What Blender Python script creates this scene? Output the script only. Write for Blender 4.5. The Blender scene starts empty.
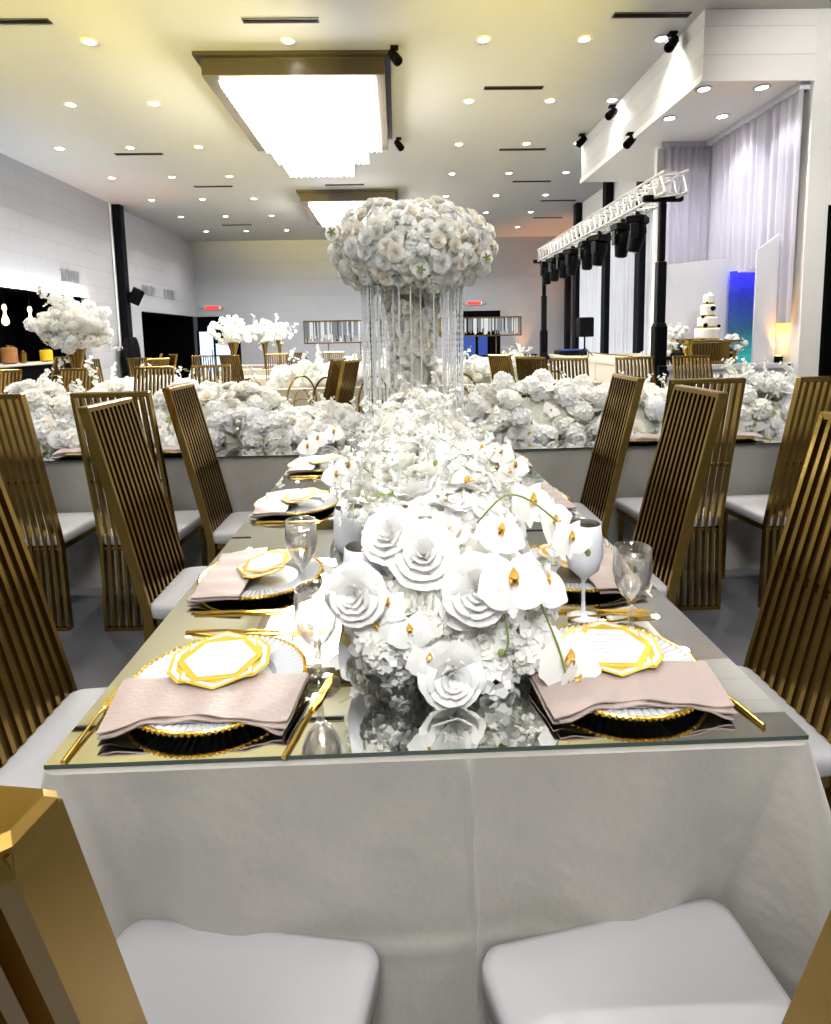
import bpy, math, random
import numpy as np
from mathutils import Vector, Matrix
PI = math.pi
C = bpy.context.scene.collection
random.seed(7); rng = np.random.default_rng(7)
sc = bpy.context.scene
sc.view_settings.view_transform = 'Standard'; sc.view_settings.look = 'None'
sc.view_settings.gamma = 1; sc.view_settings.exposure = 0.95
sc.view_settings.use_curve_mapping = False
sc.cycles.use_denoising = True
sc.cycles.max_bounces = 9; sc.cycles.diffuse_bounces = 4; sc.cycles.glossy_bounces = 5
sc.cycles.transmission_bounces = 8; sc.cycles.transparent_max_bounces = 12
sc.cycles.caustics_reflective = False; sc.cycles.caustics_refractive = False
sc.cycles.sample_clamp_indirect = 6

# ------------------------------------------------------------ materials
def nm(name):
    m = bpy.data.materials.new(name); m.use_nodes = True
    nt = m.node_tree; b = nt.nodes['Principled BSDF']; return m, nt, b
def mat(name, col, rough=.5, metal=0., spec=.5, var=0., vscale=8., bump=0., bscale=60., emit=0., trans=0., coat=0., sheen=0., ecol=None, ior=None, bdist=.01):
    m, nt, b = nm(name); N = nt.nodes.new; L = nt.links.new
    c = tuple(col) + (1,)
    b.inputs['Base Color'].default_value = c
    b.inputs['Roughness'].default_value = rough; b.inputs['Metallic'].default_value = metal
    b.inputs['Specular IOR Level'].default_value = spec
    b.inputs['Transmission Weight'].default_value = trans
    b.inputs['Coat Weight'].default_value = coat
    b.inputs['Sheen Weight'].default_value = sheen
    if ior: b.inputs['IOR'].default_value = ior
    if emit:
        b.inputs['Emission Color'].default_value = tuple(ecol or col) + (1,); b.inputs['Emission Strength'].default_value = emit
    tc = None
    if var or bump:
        tc = N('ShaderNodeTexCoord')
    if var:
        n = N('ShaderNodeTexNoise'); n.inputs['Scale'].default_value = vscale; n.inputs['Detail'].default_value = 5
        L(tc.outputs['Object'], n.inputs['Vector'])
        mx = N('ShaderNodeMix'); mx.data_type = 'RGBA'
        mx.inputs[6].default_value = tuple(max(0, x * (1 - var)) for x in col) + (1,)
        mx.inputs[7].default_value = tuple(min(1, x * (1 + var)) for x in col) + (1,)
        L(n.outputs['Fac'], mx.inputs[0]); L(mx.outputs[2], b.inputs['Base Color'])
    if bump:
        n = N('ShaderNodeTexNoise'); n.inputs['Scale'].default_value = bscale; n.inputs['Detail'].default_value = 4
        L(tc.outputs['Object'], n.inputs['Vector'])
        bp = N('ShaderNodeBump'); bp.inputs['Strength'].default_value = bump; bp.inputs['Distance'].default_value = bdist
        L(n.outputs['Fac'], bp.inputs['Height']); L(bp.outputs[0], b.inputs['Normal'])
    return m
def petal_mat(name, col, inner=None):
    m, nt, b = nm(name); N = nt.nodes.new; L = nt.links.new
    b.inputs['Base Color'].default_value = tuple(col) + (1,); b.inputs['Roughness'].default_value = .6
    b.inputs['Specular IOR Level'].default_value = .25
    t = N('ShaderNodeBsdfTranslucent'); t.inputs[0].default_value = tuple(col) + (1,)
    mx = N('ShaderNodeMixShader'); mx.inputs[0].default_value = .22
    L(b.outputs[0], mx.inputs[1]); L(t.outputs[0], mx.inputs[2])
    L(mx.outputs[0], nt.nodes['Material Output'].inputs[0])
    tc = N('ShaderNodeTexCoord'); n = N('ShaderNodeTexNoise'); n.inputs['Scale'].default_value = 140
    L(tc.outputs['Object'], n.inputs['Vector'])
    bp = N('ShaderNodeBump'); bp.inputs['Strength'].default_value = .15; bp.inputs['Distance'].default_value = .003
    L(n.outputs['Fac'], bp.inputs['Height']); L(bp.outputs[0], b.inputs['Normal'])
    return m
def block_wall(name, col, mortar, w, h, axis):
    m, nt, b = nm(name); N = nt.nodes.new; L = nt.links.new
    tc = N('ShaderNodeTexCoord'); sp = N('ShaderNodeSeparateXYZ'); cb = N('ShaderNodeCombineXYZ')
    L(tc.outputs['Object'], sp.inputs[0]); L(sp.outputs['Y' if axis == 'x' else 'X'], cb.inputs[0]); L(sp.outputs['Z'], cb.inputs[1])
    br = N('ShaderNodeTexBrick'); br.inputs['Scale'].default_value = 1
    br.inputs['Color1'].default_value = tuple(col) + (1,); br.inputs['Color2'].default_value = tuple(c * .965 for c in col) + (1,)
    br.inputs['Mortar'].default_value = tuple(mortar) + (1,); br.inputs['Mortar Size'].default_value = .006
    br.inputs['Brick Width'].default_value = w; br.inputs['Row Height'].default_value = h
    L(cb.outputs[0], br.inputs['Vector']); L(br.outputs['Color'], b.inputs['Base Color'])
    bp = N('ShaderNodeBump'); bp.inputs['Strength'].default_value = .5; bp.inputs['Distance'].default_value = .01; bp.invert = True
    L(br.outputs['Fac'], bp.inputs['Height']); L(bp.outputs[0], b.inputs['Normal'])
    b.inputs['Roughness'].default_value = .75
    return m
def glass(name, col=(1, 1, 1), f0=.09, tint=.975, rough=.01, mul=.9):
    m, nt, b = nm(name); N = nt.nodes.new; L = nt.links.new
    t = N('ShaderNodeBsdfTransparent'); t.inputs[0].default_value = (tint, tint, tint, 1)
    g = N('ShaderNodeBsdfGlossy'); g.inputs['Roughness'].default_value = rough; g.inputs[0].default_value = (1, 1, 1, 1)
    lw = N('ShaderNodeLayerWeight'); lw.inputs[0].default_value = .35
    mr = N('ShaderNodeMapRange'); mr.inputs[3].default_value = f0; mr.inputs[4].default_value = mul; L(lw.outputs['Facing'], mr.inputs[0])
    mx = N('ShaderNodeMixShader'); L(mr.outputs[0], mx.inputs[0]); L(t.outputs[0], mx.inputs[1]); L(g.outputs[0], mx.inputs[2])
    L(mx.outputs[0], nt.nodes['Material Output'].inputs[0]); return m
def satin(name, col):
    m = mat(name, col, .38, spec=.6, sheen=.4, var=.06, vscale=5, bump=.5, bscale=6, bdist=.035); return m
M = {}
M['ceiling'] = mat('ceiling paint', (.52, .52, .50), .8, var=.02, vscale=.8)
M['wall_l'] = block_wall('white block wall', (.38, .39, .41), (.31, .32, .34), .8, .4, 'x')
M['wall_b'] = block_wall('white back wall', (.36, .37, .395), (.32, .33, .355), 1.2, .6, 'y')
M['wall'] = mat('off white plaster', (.80, .79, .76), .8, var=.02)
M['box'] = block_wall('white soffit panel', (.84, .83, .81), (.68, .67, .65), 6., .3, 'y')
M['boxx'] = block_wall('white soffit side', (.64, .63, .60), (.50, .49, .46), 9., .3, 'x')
M['floor'] = mat('grey polished concrete', (.085, .088, .10), .35, var=.5, vscale=1.3, bump=.05)
M['gold'] = mat('brushed gold metal', (.35, .225, .057), .2, 1., var=.12, vscale=14)
M['gold_d'] = mat('aged gold metal', (.30, .19, .05), .2, 1., var=.2, vscale=9)
M['gold_b'] = mat('bright gold metal', (.90, .60, .12), .22, 1.)
M['gold_foil'] = mat('gold foil card', (.86, .60, .10), .30, .75)
M['seat'] = mat('white leatherette', (.37, .368, .385), .45, var=.03, vscale=7, bump=.08, bscale=25)
M['cloth'] = satin('champagne satin', (.31, .298, .27))
M['cloth_c'] = satin('cream linen', (.42, .37, .27))
M['mirror'] = mat('mirror glass', (.80, .81, .78), .015, 1.)
M['mirror_edge'] = mat('mirror edge', (.03, .05, .045), .2)
M['white'] = petal_mat('white petal', (.95, .95, .94))
M['cream'] = petal_mat('cream petal', (.94, .90, .82))
M['ivory'] = petal_mat('ivory petal', (.93, .93, .88))
M['yellow'] = mat('orchid lip yellow', (.95, .60, .16), .5, var=.3, vscale=300)
M['red'] = mat('orchid column', (.55, .12, .05), .5)
M['green'] = mat('stem green', (.20, .28, .06), .5, var=.3, vscale=30)
M['pale_green'] = mat('pale foliage', (.48, .56, .30), .6, var=.2, vscale=30)
M['bed'] = mat('ivory filler blossom', (.72, .74, .62), .8, var=.25, vscale=60, bump=.8, bscale=90)
M['napkin'] = mat('dusty rose satin', (.35, .275, .25), .42, sheen=.3, var=.06, vscale=20, bump=.15, bscale=120)
M['card'] = mat('white card stock', (.62, .61, .63), .6)
M['ink'] = mat('grey ink', (.30, .28, .32), .6)
M['glass'] = glass('clear glass')
M['rib'] = mat('ribbed clear plate glass', (.56, .58, .61), .14, spec=.9, coat=.5)
M['water'] = glass('water', f0=.20, tint=.95, rough=.03, mul=.8)
M['cupw'] = mat('white enamel', (.74, .76, .82), .35)
M['steel'] = mat('brushed steel', (.42, .40, .38), .3, 1., var=.2, vscale=40)
M['black'] = mat('matte black', (.002, .002, .0025), .6, spec=.08)
M['blackm'] = mat('black metal', (.003, .0035, .005), .5, .1, spec=.12)
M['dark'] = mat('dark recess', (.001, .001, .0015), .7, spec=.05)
M['bronze'] = mat('bronze frame', (.035, .028, .028), .35, .3)
M['bronze_l'] = mat('taupe frame lip', (.13, .11, .08), .4)
M['alu'] = mat('aluminium truss', (.75, .74, .70), .35, .8)
M['sheer'] = petal_mat('sheer curtain', (.62, .65, .70))
M['drape'] = mat('lilac grey drape', (.40, .385, .44), .7, sheen=.3, var=.04)
M['stage'] = mat('cream stage fascia', (.46, .43, .34), .6, var=.03)
M['stage_g'] = mat('white stage fascia', (.62, .61, .66), .6)
M['panel'] = mat('white curved panel', (.62, .62, .67), .6)
M['fondant'] = mat('white fondant', (.85, .82, .76), .5)
M['wood'] = mat('amber wood', (.30, .13, .04), .4, var=.3, vscale=6)
M['grille'] = mat('grey grille', (.30, .31, .34), .5)
M['crys'] = mat('clear crystal', (.26, .29, .34), .12, spec=.9)
M['crysw'] = petal_mat('white crystal strand', (.88, .90, .93))
M['wax'] = mat('candle wax', (.9, .8, .65), .5, emit=.25, ecol=(1, .7, .4))
def emis(name, col, s): return mat(name, col, .5, emit=s)
M['chand'] = emis('lit chandelier crystal', (1, .98, .95), 5.5)
M['chand_added'] = emis('added fill chandelier crystal', (1, .98, .95), .8)
M['lamp'] = emis('lit lamp', (1, .97, .92), 20)
M['bulb'] = emis('lit bulb', (1, .72, .38), 3)
M['flame'] = emis('candle flame', (1, .55, .3), 7)
M['exit'] = emis('exit sign red', (1, .03, .03), 1.2)
M['ledw'] = emis('white led strip', (.92, .94, 1), 30)
M['doorlit'] = emis('daylight door glass', (.42, .56, .85), .95)
M['blueglow'] = emis('blue led panel', (.02, .03, .6), .55)
M['amber'] = emis('amber uplight lens', (1, .5, .06), 12)
M['bluew'] = emis('blue night window', (.01, .03, .15), .8)

# blue to teal panel for the led wall on stage
m, nt, b = nm('blue led water wall'); N = nt.nodes.new; L = nt.links.new
tc = N('ShaderNodeTexCoord'); sp = N('ShaderNodeSeparateXYZ'); L(tc.outputs['Object'], sp.inputs[0])
mr = N('ShaderNodeMapRange'); mr.inputs[1].default_value = 1.; mr.inputs[2].default_value = 2.25; L(sp.outputs['Z'], mr.inputs[0])
cr = N('ShaderNodeValToRGB'); e = cr.color_ramp.elements
e[0].position = 0; e[0].color = (.01, .22, .20, 1); e[1].position = 1; e[1].color = (.03, .02, .85, 1)
x = e.new(.35); x.color = (.005, .04, .08, 1); x = e.new(.7); x.color = (.005, .01, .22, 1)
L(mr.outputs[0], cr.inputs[0]); ns = N('ShaderNodeTexNoise'); ns.inputs['Scale'].default_value = 45; L(tc.outputs['Object'], ns.inputs['Vector'])
mu = N('ShaderNodeMath'); mu.operation = 'MULTIPLY'; mu.inputs[1].default_value = 2.; L(ns.outputs['Fac'], mu.inputs[0])
b.inputs['Base Color'].default_value = (.01, .02, .05, 1); L(cr.outputs[0], b.inputs['Emission Color']); L(mu.outputs[0], b.inputs['Emission Strength'])
M['ledwall'] = m

# ------------------------------------------------------------ mesh builder
class MB:
    def __init__(s): s.v = []; s.f = []; s.m = []; s.n = 0
    def add(s, V, F, mi=0, X=None):
        V = np.asarray(V, float).reshape(-1, 3)
        if X is not None:
            X = np.array(X); V = V @ X[:3, :3].T + X[:3, 3]
        s.v.append(V); s.f += [[i + s.n for i in f] for f in F]
        s.m += [mi] * len(F) if isinstance(mi, int) else list(mi); s.n += len(V); return s
    def box(s, x0, x1, y0, y1, z0, z1, mi=0, X=None):
        V = [(x, y, z) for x in (x0, x1) for y in (y0, y1) for z in (z0, z1)]
        return s.add(V, [(0, 1, 3, 2), (4, 6, 7, 5), (0, 4, 5, 1), (2, 3, 7, 6), (0, 2, 6, 4), (1, 5, 7, 3)], mi, X)
    def rbox(s, x0, x1, y0, y1, z0, z1, r=.01, mi=0, X=None):
        # box with chamfered edges along all directions
        V = []; 
        cx, cy, cz = (x0+x1)/2, (y0+y1)/2, (z0+z1)/2; a, b_, c = (x1-x0)/2, (y1-y0)/2, (z1-z0)/2
        rings = [(z0, r), (z0 + r, 0), (z1 - r, 0), (z1, r)]
        n = 0
        for z, q in rings:
            A, B = a - q, b_ - q; k = r
            for sx, sy in ((1, 1), (-1, 1), (-1, -1), (1, -1)):
                p1 = (cx + sx*A, cy + sy*(B-k)); p2 = (cx + sx*(A-k), cy + sy*B)
                for p in ((p1, p2) if sx*sy > 0 else (p2, p1)): V.append((p[0], p[1], z))
        F = []
        for i in range(3):
            for j in range(8): F.append((i*8+j, i*8+(j+1) % 8, (i+1)*8+(j+1) % 8, (i+1)*8+j))
        F.append(tuple(range(7, -1, -1))); F.append(tuple(range(24, 32)))
        return s.add(V, F, mi, X)
    def lathe(s, prof, n=24, mi=0, X=None, cap=True, rib=0, ribn=0):
        P = np.array(prof, float); V = []
        t = np.arange(n) * 2 * PI / n
        for k, (r, z) in enumerate(P):
            rr = np.maximum(r, 1e-5)
            V.append(np.stack([rr*np.cos(t), rr*np.sin(t), np.full(n, z)], 1))
        F = []
        for i in range(len(P)-1):
            for j in range(n): F.append((i*n+j, i*n+(j+1) % n, (i+1)*n+(j+1) % n, (i+1)*n+j))
        if cap:
            F.append(tuple(range(n-1, -1, -1))); F.append(tuple(range((len(P)-1)*n, len(P)*n)))
        return s.add(np.concatenate(V), F, mi, X)
    def cyl(s, p0, p1, r0, r1=None, n=8, mi=0):
        r1 = r0 if r1 is None else r1
        return s.tube([p0, p1], [r0, r1], n, mi)
    def tube(s, pts, r, n=6, mi=0, closed=False):
        P = np.array(pts, float); K = len(P)
        r = np.full(K, r) if np.isscalar(r) else np.array(r, float)
        T = np.gradient(P, axis=0) if K > 2 else np.repeat((P[1:]-P[:1]), K, 0)
        if closed: T = np.roll(P, -1, 0) - np.roll(P, 1, 0)
        T /= np.linalg.norm(T, axis=1, keepdims=True) + 1e-12
        up = np.array([0, 0, 1.]) if abs(T[0][2]) < .9 else np.array([1., 0, 0])
        V = []; a = np.arange(n)*2*PI/n + PI/4
        u = np.cross(T[0], up); u /= np.linalg.norm(u)
        for k in range(K):
            u = u - T[k]*(u@T[k]); u /= np.linalg.norm(u) + 1e-12; w = np.cross(T[k], u)
            V.append(P[k] + r[k]*(np.outer(np.cos(a), u) + np.outer(np.sin(a), w)))
        F = []
        for i in range(K if closed else K-1):
            j2 = (i+1) % K
            for j in range(n): F.append((i*n+j, i*n+(j+1) % n, j2*n+(j+1) % n, j2*n+j))
        if not closed: F.append(tuple(range(n-1, -1, -1))); F.append(tuple(range((K-1)*n, K*n)))
        return s.add(np.concatenate(V), F, mi)
    def strip(s, pts, w, d, mi=0):
        """rectangular bar following pts in the y-z plane; pts (x,y,z); w along x, d along y"""
        V = []
        for x, y, z in pts: V += [(x-w/2, y-d/2, z), (x+w/2, y-d/2, z), (x+w/2, y+d/2, z), (x-w/2, y+d/2, z)]
        F = []; K = len(pts)
        for i in range(K-1):
            for j in range(4): F.append((i*4+j, i*4+(j+1) % 4, (i+1)*4+(j+1) % 4, (i+1)*4+j))
        F += [(3, 2, 1, 0), tuple(range((K-1)*4, K*4))]
        return s.add(V, F, mi)
    def grid(s, G, mi=0, wrap=False, X=None):
        G = np.asarray(G, float); a, b_ = G.shape[:2]; F = []
        for i in range(a-1):
            for j in range(b_ if wrap else b_-1):
                k = (j+1) % b_; F.append((i*b_+j, i*b_+k, (i+1)*b_+k, (i+1)*b_+j))
        return s.add(G.reshape(-1, 3), F, mi, X)
    def prism(s, poly, z0, z1, mi=0, X=None):
        n = len(poly); V = [(x, y, z0) for x, y in poly] + [(x, y, z1) for x, y in poly]
        F = [tuple(range(n-1, -1, -1)), tuple(range(n, 2*n))] + [(i, (i+1) % n, n+(i+1) % n, n+i) for i in range(n)]
        return s.add(V, F, mi, X)
    def ball(s, c, r, n=10, m=7, mi=0, X=None):
        c = np.array(c); r = np.array([r]*3 if np.isscalar(r) else r); V = []
        G = []
        for i in range(m+1):
            t = PI*i/m; G.append([c + r*np.array([math.sin(max(t, 1e-3) if i < m else PI-1e-3)*math.cos(2*PI*j/n), math.sin(max(t, 1e-3) if i < m else PI-1e-3)*math.sin(2*PI*j/n), -math.cos(t)]) for j in range(n)])
        return s.grid(np.array(G), mi, True, X)
    def data(s): return (np.concatenate(s.v), s.f, s.m)
    def mesh(s, name, mats, smooth=True):
        me = bpy.data.meshes.new(name); V = np.concatenate(s.v) if s.v else np.zeros((0, 3))
        me.from_pydata(V.tolist(), [], s.f)
        for q in (mats if isinstance(mats, (list, tuple)) else [mats]): me.materials.append(q)
        me.polygons.foreach_set('material_index', s.m)
        me.update()
        if smooth == 'all': me.polygons.foreach_set('use_smooth', [True]*len(me.polygons))
        elif smooth:
            me.polygons.foreach_set('use_smooth', [True]*len(me.polygons)); me.set_sharp_from_angle(angle=math.radians(38))
        return me
    def obj(s, name, mats, parent=None, smooth=True):
        return link(name, s.mesh(name, mats, smooth), parent)
def link(name, me, parent=None, loc=None):
    o = bpy.data.objects.new(name, me); C.objects.link(o)
    if parent: o.parent = parent
    if loc is not None: o.location = loc
    return o
def tag(o, label, cat, group=None):
    o['label'] = label; o['category'] = cat
    if group: o['group'] = group
    return o
def thing(name, label, cat, loc=(0, 0, 0), rz=0, group=None):
    o = bpy.data.objects.new(name, None); C.objects.link(o); o.location = loc; o.rotation_euler = (0, 0, rz)
    o.empty_display_size = .1
    return tag(o, label, cat, group)
def struct(name, mb, mats, smooth=False, parent=None):
    o = mb.obj(name, mats, parent, smooth)
    if not parent: o['kind'] = 'structure'
    return o
def kids(o): return [c for c in C.objects if c.parent == o] if False else list(o.children)
def dup(src, loc=None, rz=None, label=None, group=None, sc_=None):
    r = src.copy(); C.objects.link(r)
    if loc is not None: r.location = loc
    if rz is not None: r.rotation_euler = (0, 0, rz)
    if sc_ is not None: r.scale = (sc_,)*3
    if label: r['label'] = label
    if group: r['group'] = group
    for ch in src.children:
        c = ch.copy(); C.objects.link(c); c.parent = r
        for g in ch.children:
            d = g.copy(); C.objects.link(d); d.parent = c
    return r
class Proto:
    """first placement moves the source itself, later ones copy it"""
    def __init__(s, o): s.o = o; s.used = False
    def put(s, loc, rz=0, label=None, group=None, sc_=None):
        if not s.used:
            s.used = True; o = s.o; o.location = loc; o.rotation_euler = (0, 0, rz)
            if sc_: o.scale = (sc_,)*3
            if label: o['label'] = label
            if group: o['group'] = group
            return o
        return dup(s.o, loc, rz, label, group, sc_ or 1)
def area(loc, rot, sx, sy, e, col=(1, 1, 1)):
    l = bpy.data.lights.new('area lamp', 'AREA'); l.shape = 'RECTANGLE'; l.size = sx; l.size_y = sy; l.energy = e; l.color = col
    o = bpy.data.objects.new('area lamp', l); o.location = loc; o.rotation_euler = rot; C.objects.link(o); return o
def spot(loc, target, e, col=(1, 1, 1), ang=90, size=.05, blend=.6):
    l = bpy.data.lights.new('spot lamp', 'SPOT'); l.energy = e; l.color = col; l.spot_size = math.radians(ang); l.spot_blend = blend; l.shadow_soft_size = size
    o = bpy.data.objects.new('spot lamp', l); o.location = loc
    d = Vector(target) - Vector(loc); o.rotation_euler = d.to_track_quat('-Z', 'Y').to_euler(); C.objects.link(o); return o
TZ = .765

# ------------------------------------------------------------ room shell
H = 4.98; XL = -7.36; YB = 21.05; YF = -8.0
struct('floor', MB().box(-9.2, 8, YF, YB+.2, -.1, 0), M['floor'])
struct('ceiling', MB().box(-9.2, 8, YF, YB+.2, H, H+.1), M['ceiling'])
w = MB()
w.box(XL-.15, XL, YF, 9.0, 0, H).box(XL-.15, XL, 9.0, 13.5, 2.5, H).box(XL-.15, XL, 13.5, 16.42, 0, H).box(XL-.15, XL, 16.42, YB, 2.31, H)
struct('wall_left', w, M['wall_l'])
w = MB().box(XL-.2, 2.08, YB, YB+.15, 2.31, H).box(-5.8, 2.08, YB, YB+.15, 0, 2.31).box(2.08, 3.78, YB, YB+.15, 2.34, H).box(3.78, 8, YB, YB+.15, 0, H)
struct('wall_back', w, M['wall_b'])
struct('wall_front', MB().box(-9.2, 8, YF-.1, YF, 0, H), M['wall'])
# dark recesses behind the openings
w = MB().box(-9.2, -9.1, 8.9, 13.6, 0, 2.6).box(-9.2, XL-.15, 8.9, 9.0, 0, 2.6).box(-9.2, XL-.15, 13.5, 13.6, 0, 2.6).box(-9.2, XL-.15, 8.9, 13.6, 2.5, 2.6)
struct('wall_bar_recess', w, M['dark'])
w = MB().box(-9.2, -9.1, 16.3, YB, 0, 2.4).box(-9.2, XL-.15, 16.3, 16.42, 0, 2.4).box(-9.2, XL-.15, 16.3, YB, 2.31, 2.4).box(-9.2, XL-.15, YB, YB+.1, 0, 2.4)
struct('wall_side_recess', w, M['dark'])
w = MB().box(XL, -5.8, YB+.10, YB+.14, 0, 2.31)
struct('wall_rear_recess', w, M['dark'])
# glazed door in the dark corner, lit by daylight
d = MB().box(-7.38, -7.30, YB+.02, YB+.08, 0, 1.78).box(-6.80, -6.72, YB+.02, YB+.08, 0, 1.78).box(-6.20, -6.13, YB+.02, YB+.08, 0, 1.78).box(-7.38, -6.13, YB+.02, YB+.08, 1.76, 1.82).box(-7.38, -6.13, YB+.02, YB+.08, .85, .90)
d = struct('door_1', d, M['blackm'])
MB().box(-7.30, -6.80, YB+.04, YB+.06, .02, 1.76).box(-6.72, -6.20, YB+.04, YB+.06, .02, 1.32).obj('door_glass', M['doorlit'], d, False)
MB().box(-6.86, -6.83, YB-.02, YB+.02, .8, 1.1).obj('door_handle', M['steel'], d, False)
d = struct('door_2', MB().box(2.08, 2.14, YB+.02, YB+.1, 0, 2.34).box(3.72, 3.78, YB+.02, YB+.1, 0, 2.34).box(2.08, 3.78, YB+.02, YB+.1, 1.45, 2.34).box(2.85, 2.95, YB+.02, YB+.1, 0, 1.45).box(3.3, 3.78, YB+.03, YB+.09, 0, 1.45), M['dark'])
MB().box(2.14, 3.3, YB+.05, YB+.07, .02, 1.45).obj('door_glass', M['bluew'], d, False)
# right hand side: window wall, stepped return, soffit, pier
w = MB().box(5.1, 5.25, 8.3, 10.9, 0, H).box(5.1, 5.25, 10.9, 15.85, 4.3, H).box(5.1, 5.25, 10.9, 15.85, 0, .35).box(5.1, 6.5, 15.85, 15.95, 0, H).box(6.4, 6.55, 15.95, YB, 0, H)
struct('wall_right', w, M['wall'])
struct('wall_pier', MB().box(4.74, 4.99, 6.04, 6.5, 0, H).box(4.99, 8, 6.04, 6.2, 2.85, H).box(7.9, 8, YF, 6.04, 0, H), M['wall'])
d = struct('door_3', MB().box(4.99, 5.05, 6.06, 6.14, 0, 2.85).box(6.6, 6.66, 6.06, 6.14, 0, 2.85).box(4.99, 6.66, 6.06, 6.14, 2.79, 2.85).box(6.66, 7.9, 6.05, 6.15, 0, 2.85), M['black'])
MB().box(5.05, 6.6, 6.09, 6.11, .02, 2.79).obj('door_glass', M['dark'], d, False)
struct('wall_stage_side', MB().box(4.80, 4.95, 6.5, 8.3, 0, 4.23).box(3.95, 5.1, 8.3, 8.4, .0, 4.23), M['wall'])
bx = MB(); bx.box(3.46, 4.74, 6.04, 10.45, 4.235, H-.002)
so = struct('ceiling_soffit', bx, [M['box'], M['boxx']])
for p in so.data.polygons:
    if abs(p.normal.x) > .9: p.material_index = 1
struct('trim_1', MB().box(3.44, 3.46, 6.02, 10.47, 4.21, 4.29).box(3.44, 4.74, 6.015, 6.04, 4.21, 4.25), M['box'])
struct('trim_2', MB().box(4.62, 4.78, 6.1, 8.3, 4.15, 4.232).box(3.95, 4.62, 8.16, 8.3, 4.15, 4.232), M['panel'])
# dark window piers and sheer curtains of the window wall
for i, (x, y) in enumerate([(6.2, 20.75), (5.0, 15.7), (5.0, 13.35), (5.0, 11.35)]):
    struct('trim_%d' % (i+3), MB().rbox(x-.09, x+.08, y-.13, y+.13, 0, H if y > 12 else H, .01), M['blackm'])
for i, (y0, y1) in enumerate([(13.5, 15.55), (11.5, 13.2), (10.9, 11.2)]):
    wnd = struct('window_%d' % (i+1), MB().box(5.17, 5.19, y0, y1, .35, 4.3), M['bluew'])
    MB().box(5.14, 5.2, y0, y0+.04, .35, 4.3).box(5.14, 5.2, y1-.04, y1, .35, 4.3).box(5.14, 5.2, y0, y1, .9, .94).box(5.14, 5.2, y0, y1, 2.6, 2.64).obj('window_frame', M['blackm'], wnd, False)
def curtain(p0, p1, z0, z1, mt, amp=.03, waves=14, label='', name='curtain', gr=None, ph=0):
    p0 = np.array(p0); p1 = np.array(p1); n = waves*8; d = p1-p0; L_ = np.linalg.norm(d); d = d/L_; nrm = np.array([-d[1], d[0]])
    G = []
    for k in range(5):
        z = z1 + (z0-z1)*k/4; row = []
        for j in range(n+1):
            t = j/n; a = amp*(math.sin(2*PI*waves*t+ph)+.45*math.sin(2*PI*waves*1.7*t+1.3*k*.15+ph))*(.8+.25*k/4)
            q = p0 + d*L_*t + nrm*a; row.append((q[0], q[1], z))
        G.append(row)
    G = np.array(G); mb = MB().grid(G)
    mb.grid(G[:, ::-1] + np.array([nrm[0]*.004, nrm[1]*.004, 0]))
    o = mb.obj(name, mt, None, 'all'); tag(o, label, 'curtain', gr); return o
curtain((5.02, 13.55), (5.02, 15.5), .3, 4.32, M['sheer'], .025, 10, 'sheer white curtain between the two dark window piers farthest along', gr='sheer window curtains')
curtain((5.02, 11.52), (5.02, 13.15), .3, 4.32, M['sheer'], .025, 9, 'sheer white curtain behind the speaker side of the truss, middle window bay', gr='sheer window curtains')
curtain((5.02, 10.4), (5.02, 11.18), .3, 4.32, M['sheer'], .025, 5, 'narrow teal-lit sheer curtain beside the nearest dark window pier', gr='sheer window curtains')
curtain((4.67, 6.1), (4.67, 8.1), 1.5, 4.15, M['drape'], .03, 13, 'long lilac grey drape hanging along the side wall above the stage')
curtain((3.98, 8.12), (4.66, 8.12), 1.5, 4.15, M['drape'], .028, 7, 'short lilac grey drape behind the white curved stage panel')
# steel column on the left wall
struct('trim_7', MB().rbox(XL+.01, XL+.22, 15.05, 15.28, 0, H, .008), M['blackm'])
struct('trim_8', MB().cyl((XL+.03, 14.9, 1.3), (XL+.03, 14.9, H), .025, n=8), M['wall'])

# ------------------------------------------------------------ ceiling fixtures
lp = thing('ceiling_light', '', 'ceiling light')
MB().lathe([(.055, -.001), (.095, -.001), (.10, -.012), (.07, -.016), (.055, -.006)], 20).obj('trim_ring', M['card'], lp)
MB().lathe([(.001, -.010), (.068, -.010), (.068, -.004), (.001, -.004)], 20).obj('diffuser', M['lamp'], lp)
P = Proto(lp)
ORD = ['first', 'second', 'third', 'fourth', 'fifth', 'sixth', 'seventh', 'eighth', 'ninth']
ROWS = [(6.68, [-3.62, -1.27, 1.08, 2.31, 3.26]), (8.55, [-4.85, -3.62, 1.13, 2.37, 3.33]), (10.56, [-6.14, -4.87, -3.62, 1.18, 2.45, 3.42]),
        (12.56, [-6.15, -4.86, -3.62, 1.24, 2.50, 3.77]), (14.63, [-6.15, -4.88, -3.60, 1.27, 2.56, 3.83]), (16.72, [-6.17, -4.90, -3.59, 2.61, 3.92]), (19.05, [-6.2, -4.91, -3.59, 2.72, 4.01]),
        (4.6, [-6.1, -3.62, 1.05, 3.2]), (2.4, [-6.1, -3.62, 0, 3.2]), (-.2, [-3.6, 0, 3.2]), (-2.6, [-3.6, 0, 3.2])]
for ri, (y, xs) in enumerate(ROWS):
    if ri >= 7:
        for x in xs: spot((x, y, H-.03), (x, y, 0), 125 if y > 1 else 80, (1, .95, .88), 120)
        continue
    for ci, x in enumerate(xs):
        P.put((x, y, H), 0, 'round recessed ceiling downlight, row %s from the front, %s from the left' % (ORD[ri], ORD[ci]), 'recessed ceiling downlights')
        spot((x, y, H-.03), (x, y, 0), 55, (1, .96, .9), 120)
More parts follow.
